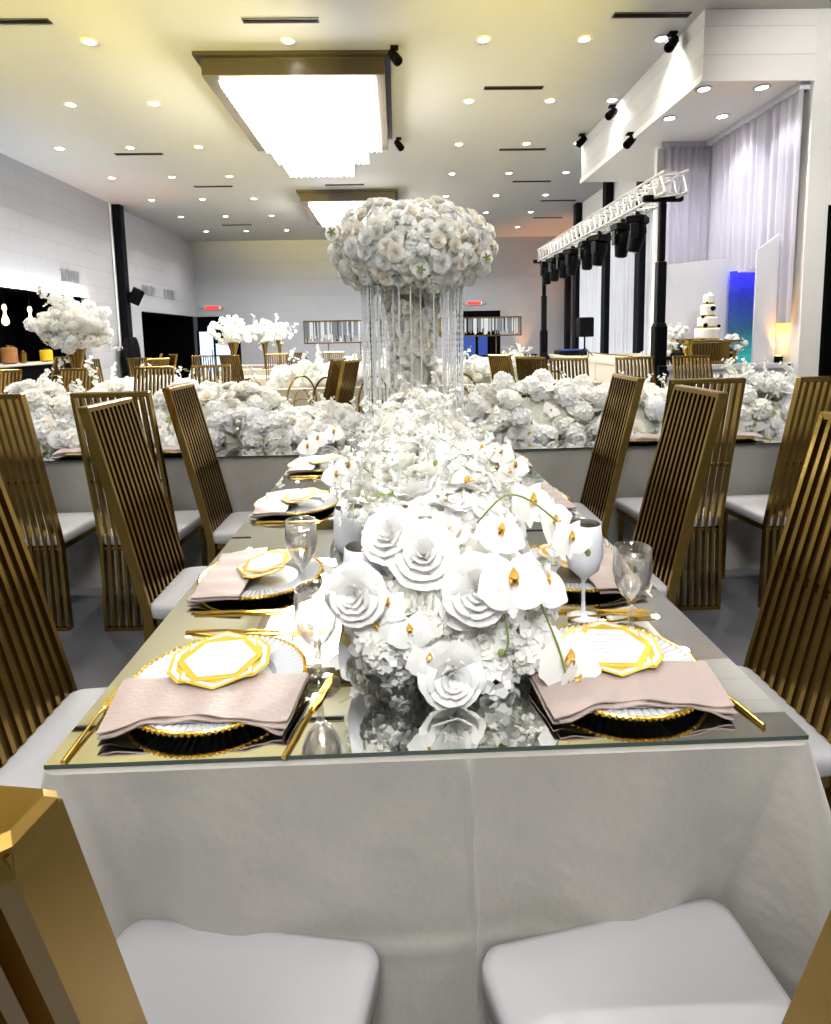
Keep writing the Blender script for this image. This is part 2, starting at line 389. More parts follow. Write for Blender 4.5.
for k, (x, y) in enumerate([(3.60, 6.28), (4.27, 6.25), (3.62, 7.2), (4.30, 7.15)]):
    P.put((x, y, 4.235), 0, 'round downlight under the white soffit, %s' % ['front left by the soffit edge', 'front right by the drape', 'rear left one', 'rear right one'][k], 'soffit downlights')
    spot((x, y, 4.2), (x, y, 0), 30, (.92, .92, 1), 110)
def vent(x0, x1, y, label):
    t = thing('ceiling_vent', label, 'air vent', ((x0+x1)/2, y, H), 0, 'linear ceiling vents')
    h = (x1-x0)/2
    MB().box(-h, h, -.05, -.04, -.012, 0).box(-h, h, .04, .05, -.012, 0).box(-h, -h+.01, -.04, .04, -.012, 0).box(h-.01, h, -.04, .04, -.012, 0).obj('frame', M['bronze'], t, False)
    MB().box(-h+.01, h-.01, -.04, .04, -.004, -.001).box(-h+.01, h-.01, -.004, .004, -.01, -.004).obj('slot', M['black'], t, False)
for x0, x1, y, s in [(-4.75, -3.81, 6.22, 'cut by the left picture edge'), (-1.7, -.84, 6.23, 'just in front of the large chandelier'), (-5.32, -4.43, 10.95, 'left of the large chandelier, nearer one'),
        (-4.67, -3.79, 13.4, 'left of the smaller chandelier'), (2.47, 3.34, 6.15, 'beside the soffit corner with the spotlight'), (1.29, 2.15, 8.08, 'right of the large chandelier'),
        (2.0, 2.9, 10.92, 'near the far soffit corner'), (2.72, 3.62, 13.3, 'beyond the soffit, nearest of three'), (3.87, 4.83, 15.3, 'beside the window pier'), (-5.39, -4.48, 18.05, 'near the back wall, left side'), (-1.65, -.74, 13.4, 'between the two chandeliers'),
        (4.2, 5.1, 17.6, 'near the far right ceiling corner')]:
    vent(x0, x1, y, 'slim dark linear ceiling vent ' + s)
# chandeliers
def chandelier(dy, dx, label, lit='chand'):
    t = thing('chandelier', label, 'chandelier', (-1.25+dx, 8.5+dy, H))
    x0, x1, y0, y1 = -1.25, 1.20, -1.57, 1.6
    f = MB()
    f.box(x0, x1, y0, y0+.1, -.05, -.001).box(x0, x1, y1-.1, y1, -.05, -.001).box(x0, x0+.1, y0+.1, y1-.1, -.05, -.001).box(x1-.1, x1, y0+.1, y1-.1, -.05, -.001)
    f.box(x0+.08, x1-.08, y0+.08, y0+.12, -.25, -.05).box(x0+.08, x1-.08, y1-.12, y1-.08, -.25, -.05).box(x0+.08, x0+.12, y0+.12, y1-.12, -.25, -.05).box(x1-.12, x1-.08, y0+.12, y1-.12, -.25, -.05)
    f.obj('frame', M['bronze'], t, False)
    l_ = MB(); l_.box(x0+.08, x1-.08, y0+.08, y0+.22, -.26, -.251).box(x0+.08, x1-.08, y1-.22, y1-.08, -.26, -.251).box(x0+.08, x0+.24, y0+.22, y1-.22, -.26, -.251).box(x1-.24, x1-.08, y0+.22, y1-.22, -.26, -.251)
    l_.obj('frame_lip', M['bronze_l'], t, False)
    for (a, b_, c, d_, z0, z1) in [(-.97, .99, -1.38, 1.4, -.25, -.31), (-.73, .77, -1.15, 1.15, -.31, -.58), (-.5, .53, -.9, .9, -.58, -.85)]:
        g = MB(); g.box(a, b_, c, d_, z1+.03, z0)
        # fringe of little crystal rods round each tier
        n = int((b_-a)/.045)
        for i in range(n):
            xx = a + (b_-a)*(i+.5)/n
            for yy in (c, d_): g.box(xx-.014, xx+.014, yy-.014, yy+.014, z1-.02*(i % 2), z0)
        n = int((d_-c)/.06)
        for i in range(n):
            yy = c + (d_-c)*(i+.5)/n
            for xx in (a, b_): g.box(xx-.014, xx+.014, yy-.018, yy+.018, z1-.02*(i % 2), z0)
        g.obj('crystal_tier', M[lit], t, False)
    return t
chandelier(0, 0, 'large stepped rectangular crystal chandelier, brightly lit, nearer of two')
chandelier(6.9, .1, 'stepped rectangular crystal chandelier behind the white flower ball')

chandelier(-11.2, 1.1, 'added stepped crystal chandelier behind the camera, for frontal fill', 'chand_added')  # unseen chandelier added to light the flowers from the front
def spotlight(loc, aim, label, name='spotlight', up=0):
    t = thing(name, label, 'spotlight', loc, 0, 'small black spotlights by the ceiling')
    MB().rbox(-.05, .05, -.05, .05, -.03, 0, .006).cyl((0, 0, -.03), (0, 0, -.08), .012).obj('mount', M['black'], t, False)
    d = Vector(aim).normalized(); X = Matrix.Translation((0, 0, -.12)) @ d.to_track_quat('Z', 'Y').to_matrix().to_4x4()
    MB().lathe([(.02, -.10), (.05, -.09), (.06, -.02), (.062, .1), (.052, .1), (.05, .06)], 14, 0, X).obj('head', M['black'], t)
    y_ = MB(); y_.add(*MB().box(-.075, -.065, -.015, .015, -.02, .03).box(.065, .075, -.015, .015, -.02, .03).data(), X); y_.obj('bracket', M['blackm'], t, False)
    return t
spotlight((3.33, 6.55, H), (-.4, -.3, -.5), 'black spotlight at the near top corner of the soffit')
spotlight((3.30, 8.45, H-.12), (-.5, -.3, -.4), 'black spotlight halfway along the top of the soffit side')
spotlight((3.41, 8.0, 4.31), (-.5, -.3, -.5), 'black spotlight hanging low from the soffit side')
spotlight((3.35, 10.1, H), (-.5, -.2, -.5), 'smallest black spotlight at the far end of the soffit')
spotlight((-.0, 6.85, H), (.3, -.3, -.5), 'black spotlight at the front right corner of the large chandelier')
spotlight((.06, 10.2, H), (.3, -.3, -.5), 'black spotlight at the rear right corner of the large chandelier')
# wall pieces
def grille(y, z, w_, label):
    t = thing('wall_grille', label, 'air grille', (XL, y, z), 0, 'grey grilles on the left wall')
    for k in (-1, 0, 1):
        b_ = MB(); b_.box(.001, .02, k*w_-w_*.44, k*w_+w_*.44, -.14, .14)
        for j in range(7): b_.box(.02, .026, k*w_-w_*.40, k*w_+w_*.40, -.12+j*.037, -.105+j*.037, 1)
        b_.obj('louvre', [M['grille'], M['steel']], t, False)
grille(12.8, 2.92, .27, 'grey three-panel wall grille above the bar recess')
grille(17.0, 2.93, .3, 'grey three-panel wall grille right of the dark column')
grille(18.6, 2.93, .3, 'grey three-panel wall grille nearest the back corner')
def exit_sign(x, label):
    t = thing('exit_sign', label, 'exit sign', (x, YB, 2.62))
    MB().rbox(-.30, .30, -.05, -.001, -.07, .07, .008).obj('housing', M['card'], t, False)
    for s in (-1, 1): MB().rbox(s*.38-.07, s*.38+.07, -.05, -.001, -.05, .05, .01).obj('emergency_lamp', M['grille'], t, False)
    l = MB()
    def ex(x0, z0, strokes):
        for (a, b_, c, d_) in strokes: l.box(x0+a, x0+b_, -.056, -.051, z0+c, z0+d_)
    hh = .10; x0 = -.2; z0 = -.05
    ex(x0, z0, [(0, .02, 0, hh), (0, .07, 0, .02), (0, .07, .04, .06), (0, .07, hh-.02, hh)])
    for sg in (1, -1):
        X = Matrix.Translation((x0+.135, -.0535, 0)) @ Matrix.Rotation(sg*.6, 4, 'Y'); l.box(-.011, .011, -.002, .002, -.058, .058, 0, X)
    ex(x0+.20, z0, [(0, .022, 0, hh)]); ex(x0+.25, z0, [(0, .09, hh-.02, hh), (.034, .056, 0, hh)])
    l.obj('lettering', M['exit'], t, False)
    g = MB().box(-.25, .25, -.0505, -.0502, -.06, .06).obj('sign_face', emis('dim red sign face', (.8, .05, .05), .45), t, False)
exit_sign(-6.75, 'lit red exit sign above the dark corner doorway')
exit_sign(2.8, 'lit red exit sign above the blue glazed door')
t = thing('wall_speaker', 'small black speaker tilted on the dark steel column', 'speaker', (XL+.24, 15.17, 2.72))
X = Matrix.Rotation(.5, 4, 'Y') @ Matrix.Rotation(.5, 4, 'Z')
MB().rbox(.05, .33, -.14, .14, -.20, .20, .015, 0, X).obj('cabinet', M['black'], t, False)
MB().box(-.02, .10, -.03, .03, -.03, .03).obj('bracket', M['blackm'], t, False)
# black cover gathered round the column foot
G = []
for z, r, ox in [(0, .19, 0), (.3, .2, 0), (.7, .235, .0), (1.05, .26, -.01), (1.3, .23, .0), (1.48, .17, .02), (1.56, .15, .0)]:
    G.append([(XL+.26+ox+r*(1+.07*math.sin(7*a+z))*math.cos(a)*.8, 15.0+r*1.35*(1+.07*math.sin(7*a+z))*math.sin(a), z) for a in np.arange(36)*2*PI/36])
tag(MB().grid(np.array(G), 0, True).obj('column_cover', M['black'], None, 'all'), 'black cloth cover gathered around the foot of the steel column', 'cloth cover')
# bar in the recess
t = thing('bar_counter', 'dark bar counter with pale top in the left wall recess', 'bar counter', (-7.75, 11.2, 0))
MB().box(-.3, .3, -2.1, 2.1, 0, 1.0).obj('body', M['dark'], t, False)
MB().rbox(-.36, .40, -2.15, 2.15, 1.0, 1.05, .01).obj('counter_top', M['stage'], t, False)
bp = thing('pendant_lamp', '', 'pendant lamp', group='pendant lamps over the bar')
MB().cyl((0, 0, -.25), (0, 0, 0), .006).obj('cord', M['black'], bp)
MB().lathe([(.02, -.25), (.035, -.28), (.04, -.34), (.02, -.38)], 10).obj('lamp_holder', M['bulb'], bp)
MB().lathe([(.015, -.38), (.03, -.46), (.065, -.56), (.06, -.62), (.02, -.66)], 10).obj('shade', M['bulb'], bp)
P = Proto(bp)
P.put((-7.7, 11.0, 2.46), 0, 'lit glass pendant lamp nearest the left picture edge'); P.put((-7.7, 11.8, 2.46), 0, 'lit glass pendant lamp beside the large flower vase'); 
P.put((-7.7, 10.0, 2.46), 0, 'lit glass pendant lamp over the bar, outside left')
for k, (y, hh, r, mt_, lb) in enumerate([(11.9, .3, .12, mat('yellow glass', (.7, .45, .02), .3), 'yellow drinks dispenser on the bar'), (10.7, .38, .14, M['wood'], 'brown amber drinks dispenser on the bar'), (11.1, .26, .07, M['gold'], 'gold cocktail shaker on the bar')]):
    t = thing('drinks_dispenser', lb, 'drinks dispenser', (-7.5, y, 1.05))
    MB().lathe([(r*.6, 0), (r, .03), (r, hh*.8), (r*.7, hh*.85)], 14).obj('body', mt_, t); MB().lathe([(r*.72, hh*.85), (r*.72, hh*.92), (.02, hh)], 14).obj('lid', M['gold'], t)
# led strip on the lintel of the bar recess washing the wall above
tag(MB().rbox(XL+.005, XL+.06, 8.6, 13.45, 2.505, 2.53, .004).obj('led_strip', M['ledw']), 'white LED strip glowing along the top of the bar opening', 'led strip')
area((XL+.12, 11.0, 2.56), (0, PI-.25, 0),   .12, 4.9, 5, (.92, .94, 1))

# ------------------------------------------------------------ chairs
def gold_chair(nslat=11):
    t = thing('slat_back_chair', '', 'chair')
    prof = [(-.205, .0), (-.200, .43), (-.215, .51), (-.28, .80), (-.375, 1.195)]
    wz = lambda z: .375 - .045*z/1.195
    def rod(u, w_, d_): return [(u*(wz(z)/2), y, z) for y, z in prof], w_, d_
    f = MB()
    for u in (-1, 1):
        p, a, b_ = rod(u, .015, .034); f.strip(p, a, b_)
    W = wz(1.195)/2
    f.rbox(-W-.008, W+.008, -.375-.018, -.375+.018, 1.178, 1.202, .004)
    f.box(-wz(0)/2, wz(0)/2, -.225, -.205, 0, .018)
    t_ = f.obj('back_frame', M['gold'], t, False)
    s = MB()
    for k in range(1, nslat-1):
        p, a, b_ = rod(-1+2*k/(nslat-1), .0135, .030); s.strip(p, a, b_)
    s.obj('back_slats', M['gold_d'], t, False)
    for y, z, in [(-.2735, .77), (-.200, .42)]: MB().box(-wz(z)/2, wz(z)/2, y-.009, y+.007, z-.008, z+.008).obj('cross_rail', M['gold_d'], t, False)
    # seat cushion: slightly tapered to the back, rounded front corners, domed
    G = []; poly = []; rc = .035
    for cx_, cy_, a0 in ((.18, .17, 0), (-.18, .17, PI/2), (-.18, -.17, PI), (.18, -.17, 1.5*PI)):
        for a in np.linspace(a0, a0+PI/2, 9):
            x = cx_+rc*math.cos(a); y = cy_+rc*math.sin(a); x *= .86 + .14*(y+.205)/.41; poly.append((x, y))
    for q, z in [(.97, .432), (1, .44), (1.0, .468), (.985, .478), (.93, .484), (.7, .490), (.35, .493), (.02, .494)]:
        G.append([(x*q, y*q, z) for x, y in poly])
    MB().grid(np.array(G), 0, True).obj('seat', M['seat'], t, 'all')
    f = MB()
    f.prism([(x*.97, y*.97) for x, y in poly], .405, .434); f.obj('seat_frame', M['gold_d'], t, False)
    for u in (-1, 1):
        MB().strip([(u*.18, .175, 0), (u*.18, .17, .41)], .022, .022).obj('leg', M['gold_d'], t, False)
    return t
def ring_chair():
    t = thing('ring_back_chair', '', 'chair')
    def arch(r, z0, h, y=-.2, tr=.010):
        return [(r*math.cos(a), y - .06*(max(0, z0+h*math.sin(a)-.45)), z0+h*math.sin(a)) for a in np.linspace(-.25, PI+.25, 26)]
    b_ = MB(); b_.tube(arch(.185, .66, .32), .012, 8); b_.obj('back_frame', M['gold_d'], t)
    b2 = MB(); b2.tube(arch(.10, .62, .20), .009, 8)
    b2.tube([(.16*math.cos(a), -.21, .60+.10*math.sin(a)) for a in np.linspace(0, 2*PI, 22)], .007, 6); b2.obj('back_rings', M['gold_d'], t)
    MB().lathe([(.19, .43), (.20, .45), (.195, .475), (.12, .485), (.01, .487)], 24).obj('seat', M['seat'], t)
    MB().lathe([(.19, .41), (.197, .43), (.19, .432)], 24).obj('seat_frame', M['gold_d'], t)
    for x, y in ((-.15, .14), (.15, .14)): MB().cyl((x, y, .42), (x*1.15, y*1.2, 0), .013, .010).obj('leg', M['gold_d'], t)
    for x in (-1, 1): MB().tube([(x*.18, -.2, .60), (x*.17, -.18, .42), (x*.17, -.2, 0)], [.012, .013, .010], 8).obj('leg', M['gold_d'], t)
    return t
GC = Proto(gold_chair())
def gchair(x, y, rz, label, gr='gold slat-back chairs', s=None, z=0): return GC.put((x, y, z), rz, label, gr, s)
g1 = 'gold chairs along the mirrored head table'
gchair(-.75, .49, -PI/2, 'gold slat-back chair nearest the camera on the left side of the near table', g1)
gchair(-.755, 1.35, -PI/2, 'gold slat-back chair in the middle of the left of the near table', g1)
gchair(-.775, 2.13, -PI/2, 'gold slat-back chair on the left side of the near table, by the crossing table', g1)
gchair(.725, .49, PI/2, 'gold slat-back chair nearest the camera on the right side of the table', g1)
gchair(.74, 1.36, PI/2, 'gold slat-back chair in the middle of the right of the near table', g1)
gchair(.765, 2.13, PI/2, 'gold slat-back chair on the right side of the near table, by the crossing table', g1)
gchair(-.328, -.214, -.155, 'gold chair with white seat at the near table end, left one', g1)
gchair(.302, -.228, .165, 'gold chair with white seat at the near table end, right one', g1)
g2 = 'gold chairs along the crossing table'
gchair(-1.9, 2.19, 0, 'gold slat-back chair at the crossing table, cut by the left picture edge', g2)
gchair(-1.33, 2.17, 0, 'gold slat-back chair at the crossing table, left of the flower runner', g2)
gchair(1.39, 2.19, 0, 'gold slat-back chair at the crossing table, right of the flower runner', g2)
gchair(1.98, 2.17, 0, 'gold slat-back chair at the crossing table, cut by the right picture edge', g2)
g3 = 'gold chairs beyond the crossing table'
for x, y, rz, lb in [(-2.24, 4.15, PI, 'gold slat chair behind the crossing table, below the dark doorway'), (-1.72, 4.22, PI+.1, 'gold slat chair half hidden behind left flowers, beyond the crossing table'),
    (1.52, 4.12, PI, 'gold slat chair beyond the crossing table, in front of the cream stage side'), (2.12, 4.10, PI, 'gold slat chair beyond the crossing table, left of the black truss tower'),
    (2.66, 4.12, PI, 'gold slat chair beyond the crossing table, below the cake table'), (-2.95, 4.15, PI-.1, 'gold slat chair under the big gold vase'), (-3.6, 4.15, PI, 'gold slat chair beyond the crossing table at the left picture edge')]:
    gchair(x, y, rz, lb, g3)
g4 = 'distant gold chairs'
for x, y, rz, lb in [(-4.4, 7.9, 0, 'distant gold chair left of the black column cover'), (-3.75, 8.1, 0, 'distant gold chair right of the black column cover'), (-3.6, 7.4, 1.0, 'distant gold chair turned sideways before the dark opening'),
    (-4.9, 10.4, 1.9, 'far gold chair turned away by the dark opening'), (-4.35, 9.6, 2.3, 'far gold chair angled in front of the bright door'), (-1.05, 5.75, 1.25, 'distant gold chair turned sideways left of the crystal curtain centrepiece'),
    (-.86, 5.2, 1.2, 'second sideways gold chair left of the crystal curtain centrepiece'), (-2.02, 8.85, .2, 'far gold chair right of the three flower vases'), (-1.65, 9.3, -.2, 'far gold chair beside the left crystal frame'), (-1.15, 9.4, .1, 'far gold chair just left of the left crystal frame'),
    (1.42, 6.0, -1.0, 'distant bronze gold chair angled in front of the black draped table'), (1.55, 5.25, -.8, 'distant gold chair leaning view, right of the small white goblet'), (-6.3, 9.6, 1.6, 'far gold chair at the bar, left picture edge'), (-5.6, 7.2, .2, 'gold chair between the bar and the big vase'),
    (-3.15, 8.8, .2, 'far gold chair in front of the first flower vase'), (-2.55, 8.75, -.3, 'far gold chair below the second flower vase')]:
    gchair(x, y, rz, lb, g4)
RC = Proto(ring_chair())
for x, y, rz, lb in [(-1.75, 6.15, 0, 'ring-back gold chair farthest left of the ring-back row'), (-1.32, 6.45, .5, 'ring-back gold chair, second of the row, half turned'), (-.86, 6.2, 0, 'ring-back gold chair left of the crystal strands, fully seen'), (-.40, 6.25, .3, 'ring-back gold chair close beside the left crystal strands'),
                     (.70, 6.2, 0, 'ring-back gold chair just right of the crystal strands'), (1.15, 6.35, .4, 'ring-back gold chair right of the crystal strands, half turned'), (1.9, 6.35, -.3, 'ring-back gold chair behind the sideways gold chair on the right')]:
    RC.put((x, y, 0), rz, lb, 'ring-back chairs beyond the crossing table')

# ------------------------------------------------------------ tables
def cloth(x0, x1, y0, y1, zt, mt, label, seed=0, corners=True, flare=.05, hem=.0, seams=(), noback=False):
    rg = np.random.default_rng(seed); per = []
    W, D = x1-x0, y1-y0; step = .004 if seams else .016
    def seg(ax, ay, bx_, by, n0):
        n = max(4, int(math.hypot(bx_-ax, by-ay)/step))
        return [(ax+(bx_-ax)*i/n, ay+(by-ay)*i/n, *n0, i/n) for i in range(n)]
    rc = .03; cs = []
    def corner(cx, cy, a0):
        return [(cx+rc*math.cos(a), cy+rc*math.sin(a), math.cos(a), math.sin(a), -1) for a in np.linspace(a0, a0+PI/2, 12)[:-1]]
    per += seg(x0+rc, y0, x1-rc, y0, (0, -1)); per += corner(x1-rc, y0+rc, -PI/2); per += seg(x1, y0+rc, x1, y1-rc, (1, 0)); per += corner(x1-rc, y1-rc, 0)
    per += seg(x1-rc, y1, x0+rc, y1, (0, 1)); per += corner(x0+rc, y1-rc, PI/2); per += seg(x0, y1-rc, x0, y0+rc, (-1, 0)); per += corner(x0+rc, y0+rc, PI)
    P_ = np.array(per); s = np.concatenate([[0], np.cumsum(np.hypot(*np.diff(P_[:, :2], axis=0).T))])
    cpts = np.array([[x0, y0], [x1, y0], [x1, y1], [x0, y1]])
    dc = np.min(np.linalg.norm(P_[:, None, :2]-cpts[None], axis=2), axis=1)
    ci = np.argmin(np.linalg.norm(P_[:, None, :2]-cpts[None], axis=2), axis=1)
    ph = rg.uniform(0, 6, 8); rows = 60 if seams else 30; G = []
    for k in range(rows+1):
        v = k/rows; z = zt - (zt-hem)*v
        base = flare*v + .012*v*np.sin(s*9+ph[0]+1.2*v) + .010*v*np.sin(s*17+ph[1]) + .006*np.sin(s*31+ph[2]+3*v)*v + .005*v*np.sin(s*21+z*11+ph[3])*np.sin(s*4+ph[4])
        if corners:
            base += v*(.17*np.exp(-(dc/.085)**2) - .075*np.exp(-((dc-.17)/.05)**2) + .05*np.exp(-((dc-.27-.1*v)/.05)**2) - .02*np.exp(-((dc-.42-.1*v)/.05)**2)) * (ci < 2 if noback else 1)
        if noback: base = np.where(P_[:, 3] > .3, .004*v, base)
        if noback:
            fr = (P_[:, 3] < -.5)*(ci < 2)
            base += fr*(-.030*v**.6*np.exp(-((dc-(.05+.20*v))/(.018+.02*v))**2) + .035*v*np.exp(-((dc-(.02+.10*v))/.05)**2) + .010*v*np.exp(-((dc-(.10+.34*v))/.03)**2))
        for sx in seams: base += .009*np.exp(-((P_[:, 0]-sx-.02*v)/.006)**2)*(P_[:, 3] < -.5)*(v > 0)
        base += .006*np.exp(-((z-.42-.02*np.sin(s*3))/.012)**2)*(P_[:, 3] < -.5)
        G.append(np.stack([P_[:, 0]+P_[:, 2]*base, P_[:, 1]+P_[:, 3]*base, np.full(len(P_), z)], 1))
    G = np.array(G); mb = MB().grid(G[::-1], 0, True)
    top = G[0]; mb.add(top, [tuple(range(len(top)))])
    o = mb.obj('tablecloth', mt, None, 'all'); o.data.set_sharp_from_angle(angle=math.radians(50)); tag(o, label, 'tablecloth'); return o
cloth(-.615, .615, -.012, 2.43, TZ-.008, M['cloth'], 'champagne satin tablecloth draped to the floor over the near table', 1, flare=.022, seams=(.055,), noback=True)
cloth(-3.4, 3.4, 2.475, 3.68, TZ-.008, M['cloth'], 'champagne satin tablecloth over the table crossing behind', 2, flare=.012)
def mirror(x0, x1, y0, y1, label):
    o = MB().box(x0, x1, y0, y1, TZ-.007, TZ, [0, 0, 0, 0, 0, 1]).obj('mirror_top', [M['mirror_edge'], M['mirror']], None, False)
    for p in o.data.polygons: p.material_index = 1 if p.normal.z > .5 else 0
    tag(o, label, 'mirror table top')
mirror(-.61, .61, 0, 2.44, 'mirrored sheet lying on the near table'); mirror(-3.3, 3.3, 2.455, 3.66, 'long mirrored sheet lying on the crossing table')
for k, (x, y) in enumerate([(.455, 1.02), (.53, .86)]):
    pass

# ------------------------------------------------------------ place settings
def charger():
    t = thing('charger_plate', '', 'plate')
    n = 144; G = []
    for i, (r, z) in enumerate([(.003, .004), (.06, .004), (.098, .005), (.106, .012), (.13, .015), (.161, .019)]):
        row = []
        for j in range(n):
            a = 2*PI*j/n; dz = (.0030 if j % 2 else -.0) * (1 if i >= 3 else .0); row.append((r*math.cos(a), r*math.sin(a), z+dz))
        G.append(row)
    G = np.array(G); mb = MB().grid(G, 0, True); mb.grid(G[::-1] - np.array([0, 0, .004]), 0, True)
    mb.obj('plate_body', M['rib'], t)
    r = MB()
    for j in range(96):
        a = 2*PI*j/96; r.ball((.1625*math.cos(a), .1625*math.sin(a), .0185), .0042, 6, 4)
    r.tube([(.1595*math.cos(a), .1595*math.sin(a), .0195) for a in np.arange(64)*2*PI/64], .0026, 6, 0, True)
    r.obj('beaded_rim', M['gold_b'], t)
    return t
CH = Proto(charger())
def napkin():
    # folded cloth lying over the near half of the plate, long axis x, hem towards -y
    t = thing('napkin', '', 'napkin')
    def layer(z0, dx, w0, w1, y0, y1, ph, amp, sag):
        G = []; nx, ny = 44, 14
        for j in range(ny+1):
            v = j/ny; row = []
            for i in range(nx+1):
                u = i/nx*2-1; w_ = w0+(w1-w0)*v
                y = y0 + (y1-y0)*v - .006*math.sin(u*5+ph)*v + .018*math.cos(u*1.5)**3*v*v
                x = u*w_ + dx
                inside = max(0, 1-(x*x+y*y)/.165**2)
                drop = 0 if (x*x+y*y) < .163**2 else min(1, (math.hypot(x, y)-.163)/.035)
                z = z0*(1-drop) + sag*drop + amp*math.sin(u*7+ph)*v*v*.6 + .0015*math.sin(u*13+ph*2)
                row.append((x, y, z))
            G.append(row)
        G = np.array(G); m_ = MB().grid(G[:, ::-1]); m_.grid(G - np.array([0, 0, .0025]))
        # close the outer edges
        E = [G[-1], G[-1]-np.array([0, 0, .0025])]; m_.grid(np.array(E)); E = [G[:, 0], G[:, 0]-np.array([0, 0, .0025])]; m_.grid(np.array(E)[::-1]); E = [G[:, -1], G[:, -1]-np.array([0, 0, .0025])]; m_.grid(np.array(E))
        return m_
    a = layer(.031, 0, .172, .155, -.015, -.146, .3, .004, .020)
    a.obj('top_fold', M['napkin'], t, 'all')
    a = layer(.0265, .004, .168, .150, -.019, -.152, 1.1, .004, .012); b_ = layer(.0225, -.004, .168, .152, -.024, -.148, 2.0, .003, .006)
    a.v += [q for q in b_.v]; a.f += [[i+a.n for i in f] for f in b_.f]; a.m += b_.m; a.n += b_.n
    a.obj('lower_folds', M['napkin'], t, 'all')
    return t
NP_ = Proto(napkin())
def hexa(a, b_, k=.5): return [(-a, 0), (-a*k, -b_), (a*k, -b_), (a, 0), (a*k, b_), (-a*k, b_)]
def ring_poly(mb, outer, s0, s1, z0, z1, mi):
    n = len(outer)
    V = [(x*s0, y*s0, z0) for x, y in outer]+[(x*s1, y*s1, z0) for x, y in outer]+[(x*s0, y*s0, z1) for x, y in outer]+[(x*s1, y*s1, z1) for x, y in outer]
    F = []
    for i in range(n):
        j = (i+1) % n
        F += [(i, j, 2*n+j, 2*n+i), (n+j, n+i, 3*n+i, 3*n+j), (2*n+i, 2*n+j, 3*n+j, 3*n+i), (n+i, n+j, j, i)]
    mb.add(V, F, mi)
def menu():
    t = thing('menu_card', '', 'menu card')
    A = [(-.092, -.026), (-.068, -.055), (.068, -.055), (.092, -.026), (.092, .026), (.068, .055), (-.068, .055), (-.092, .026)]; B = [(-.066, -.050), (0, -.082), (.066, -.050), (.066, .050), (0, .082), (-.066, .050)]
    MB().prism(A, 0, .0018).obj('wide_gold_hexagon', M['gold_foil'], t, False)
    MB().prism(B, .0018, .0034).obj('tall_gold_hexagon', M['gold_foil'], t, False)
    w_ = MB(); ring_poly(w_, A, .93, .84, .0018, .00215, 0); ring_poly(w_, B, .94, .85, .0034, .0038, 0); w_.obj('white_inlay', M['card'], t, False)
    Cc = hexa(.066, .048, .5); g = MB(); g.prism([(x*1.22, y*1.22) for x, y in Cc], .0036, .0046); g.obj('inner_gold_border', M['gold_foil'], t, False)
    MB().prism(Cc, .0046, .0052).obj('printed_panel', M['card'], t, False)
    k = MB(); rr = random.Random(3)
    for i in range(7):
        y = .032-.0105*i; hw = .040-abs(i-3)*.006; x = -hw
        while x < hw:
            l_ = rr.uniform(.004, .011); k.box(x, min(hw, x+l_), y-.0006-(.0008 if i == 0 else 0), y+.0006, .0052, .0055); x += l_+.0025
    k.obj('printed_lines', M['ink'], t, False)
    return t
MC = Proto(menu())
def fork():
    t = thing('fork', '', 'fork', group='gold cutlery')
    hd = MB(); P_ = [(0, -.105, .003), (0, -.05, .006), (0, 0, .009), (0, .03, .006)]
    hd.tube(P_, [.0042, .0034, .0024, .0026], 8); hd.obj('handle', M['gold_b'], t)
    h = MB(); h.prism([(-.003, .028), (.003, .028), (.0105, .045), (.011, .058), (-.011, .058), (-.0105, .045)], .0045, .0062)
    for x in (-.0095, -.0035, .0025, .0085): h.prism([(x, .056), (x+.0026, .056), (x+.0018, .100), (x+.0006, .100)], .0045, .0062)
    h.obj('tines', M['gold_b'], t, False); return t
def knife():
    t = thing('knife', '', 'knife', group='gold cutlery')
    MB().tube([(0, -.115, .003), (0, -.06, .0045), (0, .0, .0045), (0, .01, .004)], [.0046, .0042, .0030, .0025], 8).obj('handle', M['gold_b'], t)
    MB().prism([(-.0035, .005), (.0045, .005), (.0095, .03), (.0095, .09), (.002, .115), (-.004, .105), (-.0045, .03)], .003, .0048).obj('blade', M['gold_b'], t, False); return t
FK, KN = Proto(fork()), Proto(knife())
def goblet():
    t = thing('water_goblet', '', 'goblet', group='clear water goblets')
    o_ = [(.001, .0), (.036, .0), (.037, .003), (.024, .007), (.007, .013), (.0052, .03), (.0068, .043), (.0055, .055), (.008, .065), (.022, .082), (.033, .105), (.0375, .13), (.0365, .158), (.0345, .178)]
    i_ = [(.0333, .178), (.0352, .158), (.036, .13), (.0315, .106), (.020, .085), (.006, .073), (.0005, .071)]
    MB().lathe(o_+i_, 32, 0, None, False).obj('glass_body', M['glass'], t, 'all')
    w_ = [(.0005, .0725), (.0055, .0745), (.0195, .0865), (.031, .1065), (.0355, .13), (.0349, .152), (.0345, .1525), (.0005, .1525)]
    MB().lathe(w_, 32, 0, None, False).obj('water', M['water'], t, 'all'); return t
def cup():
    t = thing('stemmed_cup', '', 'wine cup', group='white stemmed cups')
    MB().lathe([(.001, 0), (.036, 0), (.037, .002), (.020, .006), (.005, .012), (.0042, .04), (.0042, .085), (.010, .096), (.034, .118), (.0425, .15), (.041, .185), (.0365, .225), (.0355, .2255)], 32, 0, None, False).obj('outer_shell', M['cupw'], t, 'all')
    MB().lathe([(.0355, .2255), (.0345, .224), (.039, .185), (.0405, .15), (.032, .121), (.010, .1), (.0005, .099)], 32, 0, None, False).obj('steel_lining', M['steel'], t, 'all'); return t
GB, CP = Proto(goblet()), Proto(cup())
